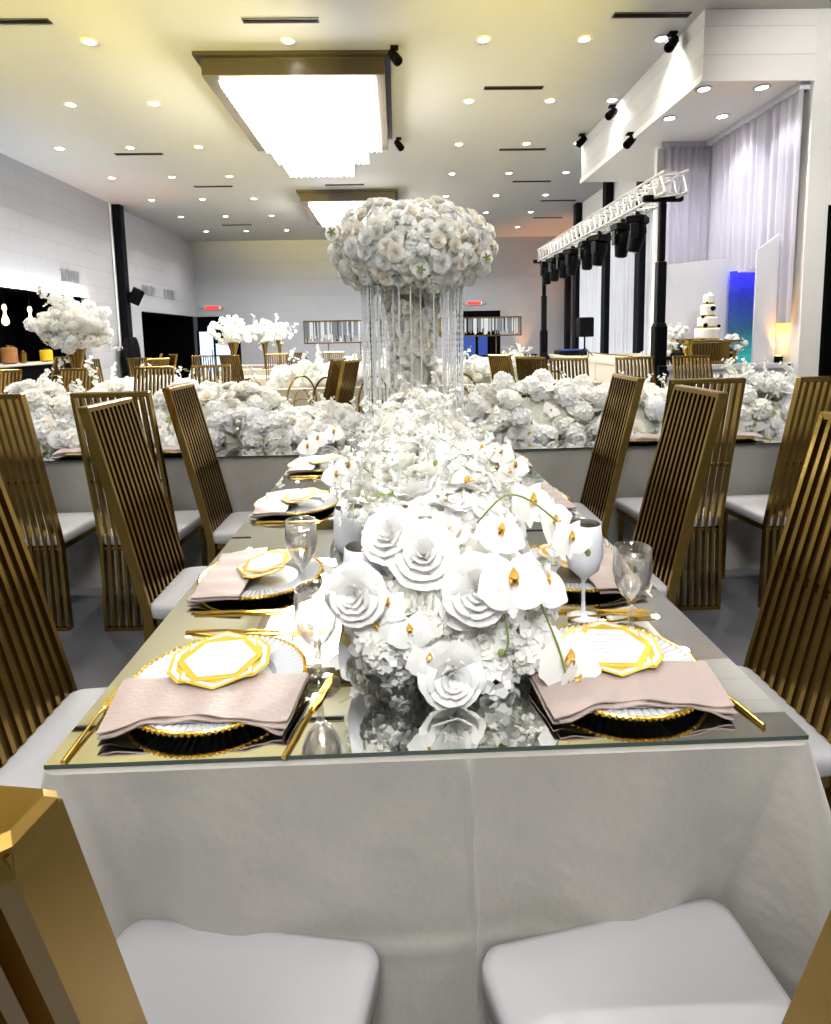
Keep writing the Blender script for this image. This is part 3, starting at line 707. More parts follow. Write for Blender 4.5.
def setting(x, y, face, who, full=True, gob=None, cupp=None, menu_turn=0, nap_side=0):
    """face = direction (radians) the guest looks; local +y = away from the guest"""
    c, s = math.cos(face-PI/2), math.sin(face-PI/2)
    def at(lx, ly, z=TZ): return (x+lx*c-ly*s, y+lx*s+ly*c, z)
    rz = face-PI/2
    CH.put((x, y, TZ+.0005), rz, 'ribbed gold-rimmed charger plate, ' + who, 'charger plates')
    NP_.put((x, y, TZ+.0005), rz, 'dusty rose napkin, ' + who, 'dusty rose napkins')
    if full:
        o = MC.put(at(.0, .015, TZ+.046), rz+menu_turn, 'gold hexagonal menu card, ' + who, 'hexagonal menu cards')
        o.rotation_euler = (.16, 0, rz+menu_turn)
    return at, rz
# end of table, left guest
at, rz = setting(-.395, .195, PI/2, 'at the near table end, left', menu_turn=.12)
FK.put((-.580, .105, TZ), .0, 'gold fork left of the plate at the near table end, left')
KN.put((-.21, .105, TZ), -.22, 'gold knife right of the plate at the near table end, left')
KN.put((-.33, .395, TZ), -PI/2, 'gold dessert knife lying crosswise behind the near left plate')
FK.put((-.43, .40, TZ), -PI/2-.1, 'gold dessert fork lying crosswise behind the near left plate')
at, rz = setting(.36, .19, PI/2, 'at the near table end, right', menu_turn=-.1)
KN.put((.527, .135, TZ), .2, 'gold knife right of the plate at the near table end, right')
KN.put((.42, .445, TZ), -PI/2-.05, 'gold knife lying between goblet and second right plate')
FK.put((.44, .415, TZ), -PI/2+.02, 'gold fork lying between goblet and second right plate')
for k, (x, y, f, who) in enumerate([(-.43, .70, 0, 'second place on the left of the near table'), (-.45, 1.40, 0, 'third place on the left of the near table'), (-.45, 2.10, 0, 'last place on the left of the near table'),
        (.42, .68, PI, 'second place on the right of the near table'), (.45, 1.38, PI, 'third place on the right of the near table'), (.45, 2.08, PI, 'last place on the right of the near table')]):
    at, rz = setting(x, y, f, who, menu_turn=.1)
    sd = 1 if f == 0 else -1
    KN.put((x, y-.20*1, TZ) if f == 0 else (x, y+.2, TZ), rz, 'gold knife beside the plate at the ' + who)
    if k not in (3,): FK.put((x, y+.20, TZ) if f == 0 else (x, y-.2, TZ), rz+.03, 'gold fork beside the plate at the ' + who)
for x, who in [(-1.9, 'crossing table, far left'), (-1.33, 'crossing table left of the runner'), (1.39, 'crossing table right of the runner'), (1.98, 'crossing table, far right')]:
    setting(x, 2.68, PI/2, who, full=False)
    KN.put((x+.2, 2.66, TZ), 0, 'gold knife at the ' + who)
for (x, y, lb) in [(-.205, .185, 'clear water goblet nearest the camera, left of the flowers'), (-.30, .60, 'clear water goblet behind the nearest left goblet'), (-.275, 1.28, 'clear water goblet farther back on the left beside the third plate'),
                   (.455, .345, 'clear water goblet by itself on the right of the near table'), (-.27, 1.95, 'clear water goblet farthest left on the near table'), (.24, 1.2, 'clear water goblet on the right near the third plate'),
                   (1.68, 2.92, 'clear water goblet on the crossing table before the white sprays'), (1.80, 2.75, 'clear water goblet beside the right-hand napkin on the crossing table'), (-1.62, 2.75, 'clear water goblet on the crossing table between two left chairs'), (-1.03, 2.72, 'clear water goblet on the crossing table near the orchid spray')]:
    GB.put((x, y, TZ), 0, lb, None, 1.1)
for (x, y, lb) in [(-.125, .315, 'white stemmed cup half hidden by the near roses'), (-.175, .60, 'white stemmed cup left of the runner, behind the first one'), (.375, .425, 'white stemmed cup right of the orchids'), (-.16, 1.3, 'white stemmed cup farther along the left of the runner'),
                   (-1.72, 2.82, 'white stemmed cup on the crossing table, left side'), (-.92, 2.82, 'white stemmed cup on the crossing table before left flowers'), (1.35, 2.84, 'white stemmed cup on the crossing table, right side'), (1.62, 2.80, 'white stemmed cup before the sprays on the crossing table, right side')]:
    CP.put((x, y, TZ), 0, lb)
t = thing('votive_holder', 'small angular gold votive holder beside the near roses', 'votive holder', (-.145, .43, TZ), .5)
MB().box(-.032, .032, -.032, -.029, .0, .05).box(-.032, .032, .029, .032, 0, .05).box(-.032, -.029, -.029, .029, 0, .05).box(.029, .032, -.029, .029, 0, .05).box(-.032, .032, -.032, .032, 0, .003).obj('gold_box', M['gold_b'], t, False)
MB().lathe([(.018, .003), (.018, .03), (.002, .03)], 14).obj('candle', M['wax'], t)

# ------------------------------------------------------------ flowers (meshes)
def petal_grid(L_, W_, cup_, curl, nu=5, nv=5, tip=.5, ruff=0., ph=0.):
    G = []
    for j in range(nv+1):
        v = j/nv; w_ = W_*math.sin(PI*min(.97, (.10+.86*v**.8)))**tip if v < 1 else W_*.25
        row = []
        for i in range(nu):
            u = i/(nu-1)*2-1
            x = u*w_; y = L_*(v - .10*u*u*v)
            z = cup_*(v*v)*L_ + curl*u*u*w_ + ruff*math.sin(u*6+ph)*v*W_
            row.append((x, y, z))
        G.append(row)
    return np.array(G)
def Rz(a): return Matrix.Rotation(a, 4, 'Z')
def Rx(a): return Matrix.Rotation(a, 4, 'X')
def orchid_mb():
    m_ = MB()
    for k, a in enumerate([0, 2.45, -2.45]):
        m_.grid(petal_grid(.036, .0125, -.12, -.15, 5, 5, .8), 0, False, Rz(a) @ Rx(.15))
    for s_ in (-1, 1): m_.grid(petal_grid(.041, .024, .05, -.10, 7, 6, .55), 0, False, Matrix.Translation((0, 0, .002)) @ Rz(s_*1.27) @ Rx(.20))
    for s_ in (-1, 1): m_.grid(petal_grid(.011, .006, .6, .6, 4, 4, .7), 1, False, Matrix.Translation((0, 0, .004)) @ Rz(PI+s_*.8) @ Rx(.7))
    m_.grid(petal_grid(.016, .006, .1, .7, 4, 4, .7), 1, False, Matrix.Translation((0, 0, .005)) @ Rz(PI) @ Rx(.35))
    m_.ball((0, .001, .006), (.002, .0028, .0035), 8, 5, 2)
    return m_
def rose_mb(op=1., seed=0, layers=((3, .16, .95), (4, .32, .92), (5, .52, .85), (6, .76, .70), (7, 1., .45)), q=6):
    rr = random.Random(seed); m_ = MB(); R = .032*op
    for li, (n, rad, hh) in enumerate(layers):
        for k in range(n):
            a0 = 2*PI*(k+.5*(li % 2))/n + rr.uniform(-.15, .15); half = PI/n*1.35; G = []
            lean = .2+.8*rad
            for j in range(5):
                v = j/4; row = []
                for i in range(q):
                    u = i/(q-1)*2-1
                    edge = math.sqrt(max(0, 1-.55*abs(u)**3))
                    ro = R*rad*(.25+.75*math.sin(v*PI*.5)) + R*.18*lean*max(0, v-.7)/.3*(1+rr.uniform(-.2, .3))
                    z = .030*op*hh*(v**(1.0))*edge + .004*rr.uniform(-.3, .3)*v - .006*lean*max(0, v-.75)*4*.6
                    a = a0+u*half*(.5+.5*v)
                    row.append((ro*math.cos(a), ro*math.sin(a), z))
                G.append(row)
            m_.grid(np.array(G)[:, ::-1])
    return m_
def ruffle_mb(seed=0, n=64, R=.040, fs=.015):
    # ball of small four-petalled florets
    rr = random.Random(seed); m_ = MB()
    for k in range(n):
        t_ = 1-2*(k+.5)/n
        if t_ < -.45: continue
        ph = k*2.39996; s_ = math.sqrt(1-t_*t_); d = Vector((s_*math.cos(ph), s_*math.sin(ph), t_))
        X = Matrix.Translation(d*R*rr.uniform(.82, 1.05)) @ d.to_track_quat('Z', 'Y').to_matrix().to_4x4() @ Rz(rr.uniform(0, 6))
        for q in range(4):
            f = fs*rr.uniform(.8, 1.15); c = rr.uniform(.15, .6)
            V = [(0, 0, 0), (-f*.55, f*.5, c*f*.5), (-f*.4, f*1.0, c*f), (f*.4, f*1.0, c*f*.9), (f*.55, f*.5, c*f*.5)]
            m_.add(V, [(0, 4, 3, 2, 1)], 0, X @ Rz(q*PI/2))
    return m_
def floret_mb():
    m_ = MB()
    for q in range(5): m_.grid(petal_grid(.014, .008, .25, .1, 4, 3, .6), 0, False, Rz(q*2*PI/5) @ Rx(.2))
    m_.ball((0, 0, .002), .0022, 6, 4, 1); return m_
def spray_mb(seed=0, n=12, L_=.20):
    # upright twig carrying small open blossoms
    rr = random.Random(seed); m_ = MB(); pts = [(0, 0, 0)]
    for k in range(1, 6): pts.append((.04*math.sin(k*.5)*rr.uniform(.5, 1.3), .015*k*rr.uniform(-1, 1), L_*k/5))
    m_.tube(pts, .0014, 5, 1); f = floret_mb().data()
    for k in range(n):
        v = .25+.75*k/n; i = min(4, int(v*5)); p = Vector(pts[i]).lerp(Vector(pts[i+1]), v*5-i); d = Vector((rr.uniform(-1, 1), rr.uniform(-1, 1), rr.uniform(-.1, .9))).normalized()
        q = p + d*.022; m_.cyl(p, q, .0008, n=4, mi=1)
        X = Matrix.Translation(q) @ d.to_track_quat('Z', 'Y').to_matrix().to_4x4() @ Matrix.Scale(rr.uniform(.9, 1.5), 4)
        m_.add(f[0], f[1], [0 if x == 0 else 1 for x in f[2]], X)
    return m_
def leaf_mb():
    m_ = MB(); m_.grid(petal_grid(.05, .012, -.2, .25, 5, 6, .8)); m_.tube([(0, -.03, -.01), (0, 0, 0)], .001, 4); return m_
def starleaf_mb():
    m_ = MB()
    for q in range(5): m_.grid(petal_grid(.022, .0045, .1, .3, 3, 4, .8), 0, False, Rz(q*2*PI/5))
    return m_
KIND = {
 'orchid_bloom': [(orchid_mb(), ['white', 'yellow', 'red'])],
 'rose_bloom': [(rose_mb(1, 1), ['white']), (rose_mb(.95, 2, ((3, .2, 1.), (4, .4, 1.), (5, .6, .98), (6, .8, .85), (7, .95, .62))), ['ivory']), (rose_mb(.9, 3, ((3, .2, 1.), (4, .45, .95), (5, .75, .75), (6, 1., .5))), ['cream'])],
 'hydrangea_head': [(ruffle_mb(1), ['white']), (ruffle_mb(2, 54, .036, .016), ['ivory'])],
 'blossom_spray': [(spray_mb(1), ['white', 'pale_green']), (spray_mb(2, 14, .24), ['white', 'pale_green'])],
 'leaf': [(leaf_mb(), ['green'])], 'star_leaf': [(starleaf_mb(), ['green'])],
}
KD = {k: [(mb.data(), [M[x] for x in ms], mb.mesh(k, [M[x] for x in ms], 'all')) for mb, ms in v] for k, v in KIND.items()}
CAM = Vector((-.0415, -.867, 1.4186))
class Bouquet:
    """collects blooms of one arrangement; nearest ones become parts, the remainder one part per kind"""
    def __init__(s, root, cap): s.root = root; s.cap = cap; s.items = {}
    def put(s, kind, var, p, nrm, size, roll=None):
        s.items.setdefault(kind, []).append((var, Vector(p), Vector(nrm).normalized(), size, random.uniform(0, 6.28) if roll is None else roll))
    def build(s):
        base = Vector(s.root.location)
        for kind, L_ in s.items.items():
            L_.sort(key=lambda q: (q[1]-CAM).length)
            cap = s.cap.get(kind, s.cap.get('*', 40)) if isinstance(s.cap, dict) else s.cap
            rest = {}
            for i, (var, p, n, sz, roll) in enumerate(L_):
                D = KD[kind][var]
                X = Matrix.Translation(p-base) @ n.to_track_quat('Z', 'Y').to_matrix().to_4x4() @ Rz(roll) @ Matrix.Scale(sz, 4)
                if i < cap:
                    o = bpy.data.objects.new(kind, D[2]); C.objects.link(o); o.parent = s.root; o.matrix_basis = X
                else: rest.setdefault(0, []).append((D, X))
            if rest:
                mb = MB(); mats = []
                for D, X in rest[0]:
                    idx = []
                    for q in D[1]:
                        if q not in mats: mats.append(q)
                        idx.append(mats.index(q))
                    mb.add(D[0][0], D[0][1], [idx[k] for k in D[0][2]], X)
                o = mb.obj(kind+'_mass', mats, s.root, 'all'); o['kind'] = 'stuff'
def rnd(a, b_): return random.uniform(a, b_)
def runner(root, x0, x1, y0, y1, hf, n, mix, cap, axis='y', bed=True, zb=TZ, under=True):
    """fills a half-tunnel bed of flowers; hf(t)->(half width, height)"""
    B = Bouquet(root, cap); L0, L1 = (y0, y1) if axis == 'y' else (x0, x1); mid = (x0+x1)/2 if axis == 'y' else (y0+y1)/2
    kinds = list(mix); wts = [mix[k][0] for k in kinds]
    for i in range(n):
        t_ = (i+.5)/n + rnd(-.01, .01); t_ = min(1, max(0, t_)); w_, h = hf(t_)
        k = random.choices(kinds, wts)[0]
        th = rnd(-.1, PI+.1) if k != 'blossom_spray' else rnd(.5, PI-.5)
        q = rnd(.80, 1.05) if k != 'blossom_spray' else rnd(.6, .9)
        l = L0+(L1-L0)*t_; c, s_ = math.cos(th), math.sin(th)
        z = zb + .02 + max(0, h*s_*q)
        e_ = 0
        if t_ < .05: e_ = -1.2*(1-t_/.05)
        if t_ > .95: e_ = 1.2*(t_-.95)/.05
        tt = rnd(-.35, .35)+e_
        nr = (c, tt, s_*1.0+.15) if axis == 'y' else (tt, c, s_+.15)
        p = (mid+w_*c*q, l, z) if axis == 'y' else (l, mid+w_*c*q, z)
        lo, hi = mix[k][1]; B.put(k, random.randrange(len(KD[k])), p, nr, rnd(lo, hi))
    return B
def core(root, pts, name='flower_bed', mt=None):
    mb = MB(); mb.add(*pts); return mb.obj(name, mt or M['bed'], root, 'all')
def bed_mesh(x0, x1, y0, y1, hf, axis='y', k=.72, zb=TZ):
    G = []; N_ = 24; mid = (x0+x1)/2 if axis == 'y' else (y0+y1)/2
    for i in range(N_+1):
        t_ = i/N_; w_, h = hf(t_); e_ = math.sqrt(max(0.02, 1-abs(2*t_-1)**12)); row = []
        for j in range(15):
            th = PI*j/14; a, z = mid+w_*k*e_*math.cos(th), zb+.003+h*k*e_*math.sin(th); l = (y0+(y1-y0)*t_) if axis == 'y' else (x0+(x1-x0)*t_)
            row.append((a, l, z) if axis == 'y' else (l, a, z))
        G.append(row)
    G = np.array(G); m_ = MB().grid(G if axis == 'y' else G[:, ::-1]); return m_
def stem(root, pts, r=.0022, buds=0):
    m_ = MB(); P_ = [Vector(p)-Vector(root.location) for p in pts]; Q = []
    for i in range(len(P_)-1):
        a, b_, c, d = P_[max(0, i-1)], P_[i], P_[i+1], P_[min(len(P_)-1, i+2)]
        for k in range(4):
            u = k/4; Q.append(tuple(.5*((2*b_)+(c-a)*u+(2*a-5*b_+4*c-d)*u*u+(3*b_-a-3*c+d)*u**3)))
    Q.append(tuple(P_[-1])); m_.tube(Q, r, 6)
    for b_ in range(buds):
        p = Q[-1-b_*2]; m_.ball((p[0], p[1], p[2]+.006), (.006, .006, .008), 8, 6)
    return m_.obj('stem', M['green'], root, 'all')

MIXN = {'rose_bloom': (3.0, (1.1, 1.7)), 'hydrangea_head': (3.2, (.9, 1.35)), 'orchid_bloom': (1.1, (1.0, 1.35)), 'blossom_spray': (.7, (.7, 1.1)), 'leaf': (.25, (.7, 1.0))}
# ---- near runner
MIXN = {'rose_bloom': (3.2, (1.2, 2.0)), 'hydrangea_head': (2.8, (.9, 1.35)), 'orchid_bloom': (1.3, (1.1, 1.5)), 'blossom_spray': (.55, (.7, 1.1)), 'leaf': (.2, (.7, 1.0))}
root = thing('floral_runner', 'long white runner of roses and orchids down the middle of the near table', 'flower arrangement', (.03, 1.2, TZ))
hfN = lambda t: (.165 + .09*min(1, max(0, (t-.12)/.25)) - (.0 if t > .06 else .05*(1-t/.06)), .27 + .03*math.sin(t*9) + .02*math.sin(t*23) - (.10*(1-t/.05) if t < .05 else 0))
B = runner(root, -.16, .26, .20, 2.45, hfN, 640, MIXN, {'rose_bloom': 95, 'hydrangea_head': 80, 'orchid_bloom': 60, 'blossom_spray': 40, 'leaf': 30})
# signature blooms of the near end
for (x, y, z), n, s_, rl in [((-.07, .16, .935), (-.2, -1, .35), 1.0, 2.9), ((-.09, .16, .895), (-.3, -1, .2), 1.05, 3.2), ((-.03, .14, .895), (-.1, -1, .2), 1.1, 3.3), ((0, .13, .845), (.1, -1, .15), 1.1, 3.0),
        ((.15, .13, .985), (.1, -1, .35), 1.75, 3.1), ((.25, .14, .83), (.3, -1, .2), 1.7, 3.0), ((.235, .12, .775), (.1, -1, .3), 1.0, 3.4), ((.22, .2, .95), (.6, -1, .4), 1.5, 2.6), ((.21, .26, 1.09), (.5, -1, .3), 1.4, 3.0), ((.25, .24, 1.055), (.8, -.9, .2), 1.3, 3.5), ((.14, .2, 1.05), (.2, -1, .5), 1.3, 2.8), ((.265, .13, .80), (.4, -1, -.1), 1.0, 2.7)]:
    B.put('orchid_bloom', 0, (x, y, z), n, s_, rl)
for (x, y, z), n, s_, v in [((-.125, .17, .955), (-.25, -1, .25), 1.55, 0), ((.09, .15, .965), (0, -1, .35), 1.7, 0), ((.04, .13, .815), (.05, -1, .25), 1.6, 0), ((.10, .17, .86), (.1, -1, .1), 1.3, 1), ((.0, .22, 1.0), (-.1, -1, .7), 1.8, 0), ((-.06, .25, 1.03), (-.4, -.8, .7), 1.6, 0)]:
    B.put('rose_bloom', v, (x, y, z), n, s_)
for k in range(30): B.put('hydrangea_head', k % 2, (rnd(-.10, .22), rnd(.17, .25), rnd(.785, .95)), (rnd(-.4, .4), -1, rnd(-.1, .4)), rnd(.8, 1.15))
B.build()
mb = bed_mesh(-.16, .26, .20, 2.45, hfN, k=.7); mb.v = [v-np.array(root.location) for v in mb.v]; mb.obj('flower_bed', M['bed'], root, 'all')
for pts, bd in [([(.10, .2, 1.07), (.15, .2, 1.12), (.2, .2, 1.11), (.27, .2, 1.05), (.31, .2, 1.0)], 2), ([(-.05, .16, .86), (-.01, .14, .82), (.03, .13, .815)], 1), ([(.20, .14, .95), (.235, .13, .86), (.25, .12, .80), (.26, .115, .775)], 1),
                ([(.14, .15, .92), (.145, .13, .87), (.13, .12, .85)], 1), ([(-.0, .5, 1.0), (.02, .5, 1.08), (.04, .48, 1.12)], 1), ([(-.1, .8, 1.0), (-.16, .78, 1.06), (-.22, .76, 1.05)], 2), ([(.1, .9, 1.02), (.2, .88, 1.09), (.3, .86, 1.05)], 2), ([(-.15, 1.5, 1.0), (-.3, 1.45, 1.07), (-.42, 1.42, 1.0)], 2)]:
    stem(root, pts, .0020, bd)
B2 = Bouquet(root, 30)
for x, y, z in [(.27, .2, 1.05), (-.22, .76, 1.05), (-.19, .78, 1.07), (.26, .87, 1.08), (.3, .86, 1.04), (-.40, 1.42, 1.01), (-.36, 1.43, 1.04), (-.3, 1.45, 1.06), (.28, .86, 1.02), (.2, .88, 1.09)]: B2.put('orchid_bloom', 0, (x, y-.01, z-.01), (rnd(-.4, .4), -1, .2), 1.1, 3.1)
for k in range(14): B2.put('star_leaf', 0, (rnd(-.15, .2), rnd(.4, 2.2), TZ+.30), (rnd(-.3, .3), -.3, 1), rnd(.7, 1.1))
B2.build()
# ---- crossing table runners
MIXC = {'rose_bloom': (2.4, (1.3, 2.0)), 'hydrangea_head': (3.0, (1.1, 1.7)), 'orchid_bloom': (1.9, (1.2, 1.8)), 'blossom_spray': (.5, (.5, .9)), 'leaf': (.3, (.8, 1.1))}
for x0, x1, lb, sd in [(-2.62, -.32, 'loose white blossom runner on the crossing table, left half', 0), (.40, 2.62, 'white rose and hydrangea runner on the crossing table, right half', 1)]:
    root = thing('floral_runner', lb, 'flower arrangement', ((x0+x1)/2, 3.06, TZ))
    hf = (lambda t: (.27, (.30 if t < .7 else .30-.11*min(1, (t-.7)/.1))+.05*math.sin(t*11+1)+.03*math.sin(t*29)-.08*max(0, (.08-t)/.08))) if sd == 0 else (lambda t: (.26, .30+.04*math.sin(t*8)-.05*t-.10*max(0, (.12-t)/.12)))
    B = runner(root, x0, x1, 2.80, 3.32, hf, 420, MIXC, {'*': 60, 'leaf': 10, 'blossom_spray': 40}, axis='x'); 
    if sd == 1:
        for k in range(16):
            B.put('blossom_spray', k % 2, (rnd(2.1, 2.65), rnd(2.85, 3.2), TZ+rnd(.12, .22)), (rnd(-.3, .3), rnd(-.3, .1), 1), rnd(.9, 1.2))
    else:
        for k in range(9): B.put('blossom_spray', k % 2, (rnd(-2.6, -2.0), rnd(2.85, 3.2), TZ+rnd(.15, .25)), (rnd(-.4, .3), rnd(-.3, .1), 1), rnd(.8, 1.2))
    B.build()
    mb = bed_mesh(x0, x1, 2.80, 3.32, hf, 'x', .7); mb.v = [v-np.array(root.location) for v in mb.v]; mb.obj('flower_bed', M['bed'], root, 'all')
# ---- tall centrepiece
root = thing('tall_flower_centrepiece', 'tall white rose ball on a stand hung with crystal strands', 'centrepiece', (.06, 3.06, TZ))
B = Bouquet(root, {'rose_bloom': 100, 'hydrangea_head': 60, 'star_leaf': 20, 'leaf': 20})
for i in range(430):
    t_ = min(.99, max(-.99, 1-2*(i+rnd(-1, 2))/430)); ph = i*2.39996+rnd(-.12, .12); s_ = math.sqrt(1-t_*t_); d = Vector((s_*math.cos(ph), s_*math.sin(ph), t_))
    if t_ < -.75: continue
    p = Vector((.06+.49*d.x*rnd(.9, 1.08), 3.06+.46*d.y*rnd(.92, 1.06), 1.965+.28*d.z*rnd(.9, 1.12)+.03*math.sin(2*ph+1)))
    k = random.choices(['rose_bloom', 'hydrangea_head'], [4, 1.3])[0]; B.put(k, random.randrange(len(KD[k])), p, d, rnd(1.15, 1.75) if k[0] == 'r' else rnd(.8, 1.1))
    if random.random() < .04: B.put('star_leaf', 0, p+d*.03, d, rnd(.6, .9))
for i in range(290):
    a = rnd(0, 6.28); z = rnd(.86, 1.82); r = .13+.05*max(0, (z-1.5)/.3)
    B.put('rose_bloom', random.choice([0, 1, 2, 2]), (.06+r*math.cos(a), 3.06+r*math.sin(a), z), (math.cos(a), math.sin(a), .15), rnd(1.0, 1.6))
for x, y, z in [(.50, 2.75, 1.88), (-.42, 2.8, 2.05), (.1, 2.6, 1.8), (.58, 3.0, 1.98)]: B.put('rose_bloom', 0, (x, y, z), (x, -1, 0), 1.2); B.put('star_leaf', 0, (x, y-.05, z), (x*.5, -1, 0), 1.5)
B.build()
for k in range(22):
    pass
G = MB().ball((0, 0, 1.97-TZ), (.42, .38, .22), 24, 14); G.lathe([(.11, .0), (.11, 1.1)], 16); G.obj('flower_foam', M['bed'], root, 'all')
MB().tube([(.33*math.cos(a), .33*math.sin(a), 1.02) for a in np.arange(36)*2*PI/36], .008, 6, 0, True).obj('upper_hoop', M['steel'], root)
MB().lathe([(.30, .0), (.30, .012), (.02, .014)], 36).obj('base_plate', M['crysw'], root)
for a in (.45, PI-.45, PI+.45, -.45): MB().cyl((.315*math.cos(a), .315*math.sin(a), 0), (.315*math.cos(a), .315*math.sin(a), 1.05), .004).obj('stand_pole', M['blackm'], root)
s_ = MB()
for k in range(26):
    z = -.012-.038*k; s_.lathe([(.0038, z), (.0058, z-.009), (.0058, z-.02), (.0038, z-.030), (.0038, z-.038)], 5, 0, None, False)
sm = s_.mesh('crystal_strand', M['crysw'], False)
for k in range(58):
    a = 2*PI*k/58; r = .33 if k % 3 else .27
    if abs(((a-PI/2*3)+PI) % (2*PI)-PI) < .62 and k % 2 == 0: continue
    o = bpy.data.objects.new('crystal_strand', sm); C.objects.link(o); o.parent = root; o.location = (r*math.cos(a), r*math.sin(a), 1.02)

# ------------------------------------------------------------ background tables
def ball_bouquet(root, c, rx, rz_, n, spray=True, cap=0, kinds=('hydrangea_head', 'orchid_bloom', 'blossom_spray'), w=(3, 1.8, .35), sz=(1.0, 1.5)):
    B = Bouquet(root, cap)
    for i in range(n):
        t_ = 1-2*(i+.5)/n; ph = i*2.39996; s_ = math.sqrt(1-t_*t_); d = Vector((s_*math.cos(ph), s_*math.sin(ph), t_)); q = rnd(.6, 1.1)
        k = random.choices(kinds, w)[0]
        B.put(k, random.randrange(len(KD[k])), (c[0]+rx*d.x*q, c[1]+rx*d.y*q, c[2]+rz_*d.z*q), d, rnd(*sz))
    B.build()
def vase(x, y, h, rx, lb, n):
    t = thing('flower_vase', lb, 'flower vase', (x, y, TZ), 0, 'tall gold vases of white blossoms')
    MB().lathe([(.09, 0), (.09, .012), (.03, .04), (.028, h*.3), (.045, h*.7), (.10, h), (.095, h), (.04, h*.7)], 20).obj('vase_body', M['gold'], t)
    MB().lathe([(.02, h*.9), (rx*.45, h+.06), (rx*.5, h+.2), (.02, h+.3)], 12).obj('flower_foam', M['bed'], t)
    ball_bouquet(t, (x, y, TZ+h+.22), rx, .23, n, cap=20)
    return t
def bg_table(x0, x1, y0, y1, lb, seed):
    cloth(x0, x1, y0, y1, TZ, M['cloth_c'], lb, seed, corners=False, flare=.02)
def bg_flowers(x0, x1, y, h, n, lb, wd=.22, cap=8):
    root = thing('floral_runner', lb, 'flower arrangement', ((x0+x1)/2, y, TZ+.001))
    hf = lambda t: (wd, h*(.85+.2*math.sin(t*17+x0)))
    B = runner(root, x0, x1, y-wd, y+wd, hf, n, {'hydrangea_head': (4, (1.5, 2.4)), 'rose_bloom': (1.6, (1.6, 2.4)), 'blossom_spray': (.8, (1.2, 1.8))}, cap, axis='x'); B.build()
    mb = bed_mesh(x0, x1, y-wd, y+wd, hf, 'x', .7); mb.v = [v-np.array(root.location) for v in mb.v]; mb.obj('flower_bed', M['bed'], root, 'all')
bg_table(-3.9, -2.5, 4.55, 5.5, 'cream tablecloth on the table carrying the big gold vase', 5)
vase(-3.16, 4.95, .62, .32, 'large gold trumpet vase of white blossoms at the left, in front of the bar', 120)
bg_table(-3.9, -1.9, 9.3, 10.2, 'cream tablecloth on the table of the first small flower vase', 6)
vase(-2.95, 9.7, .62, .36, 'gold vase of white blossoms before the bright glass door, first of three', 60)
bg_table(-4.0, -1.6, 12.2, 13.0, 'cream tablecloth on the table of the middle small flower vase', 7)
vase(-3.02, 12.5, .66, .38, 'gold vase of white blossoms, middle one of three', 50)
bg_table(-4.3, -1.6, 14.4, 15.3, 'cream tablecloth on the farthest flower vase table', 8)
vase(-3.15, 14.8, .66, .40, 'gold vase of white blossoms, farthest of three', 40)
bg_table(-1.9, 2.7, 6.95, 7.9, 'cream tablecloth on the long table with the crystal frames', 9)
bg_flowers(-1.75, .0, 7.45, .30, 110, 'white flower bed under the left crystal frame')
bg_flowers(.3, 1.95, 7.45, .30, 110, 'white flower bed under the right crystal frame')
bg_flowers(-3.7, -2.4, 6.12, .0+.16, 60, 'low white flowers on the far left table edge')
bg_table(-3.8, -2.3, 5.85, 6.4, 'cream tablecloth on the table behind the left runner', 10)
def crystal_frame(x0, x1, y, z0, z1, lb):
    t = thing('crystal_frame', lb, 'hanging crystal decoration', ((x0+x1)/2, y, TZ), 0)
    w_ = (x1-x0)/2; d = .13; f = MB()
    for z in (z0-TZ, z1-TZ):
        for yy in (-d, d): f.box(-w_, w_, yy-.008, yy+.008, z-.008, z+.008)
        for xx in (-w_, w_): f.box(xx-.008, xx+.008, -d, d, z-.008, z+.008)
    for xx in (-w_, w_):
        for yy in (-d, d): f.box(xx-.008, xx+.008, yy-.008, yy+.008, z0-TZ, z1-TZ)
    f.obj('frame', M['gold'], t, False)
    for xx in (-w_*.42, w_*.42): MB().cyl((xx, 0, 0), (xx, 0, z0-TZ), .008).box(xx-.004, xx+.004, -d, d, z0-TZ-.004, z0-TZ+.004).obj('post', M['gold'], t, False)
    c = MB(); n = int(w_*2/.03)
    for i in range(n):
        for yy in (-d+.02, 0, d-.02):
            xx = -w_+.02+(2*w_-.04)*i/(n-1); L_ = (z1-z0)*rnd(.55, .97); d_ = MB().box(xx-.009, xx+.009, yy-.006, yy+.006, z1-TZ-L_, z1-TZ-.01).data(); c.add(d_[0], d_[1], random.choice([0, 0, 0, 1, 1, 2]))
    c.obj('crystal_fringe', [M['crys'], M['crysw'], M['blackm']], t, False)
crystal_frame(-1.32, -.25, 7.45, 1.36, 1.66, 'gold frame fringed with crystals, left of the tall centrepiece')
crystal_frame(.55, 1.67, 7.45, 1.42, 1.67, 'gold frame fringed with crystals, right of the tall centrepiece')
cd = thing('pillar_candle', '', 'candle'); MB().lathe([(.03, 0), (.03, .16), (.005, .162)], 12).obj('wax_body', M['wax'], cd); MB().ball((0, 0, .175), (.010, .010, .018), 8, 6).obj('flame', M['flame'], cd); P = Proto(cd)
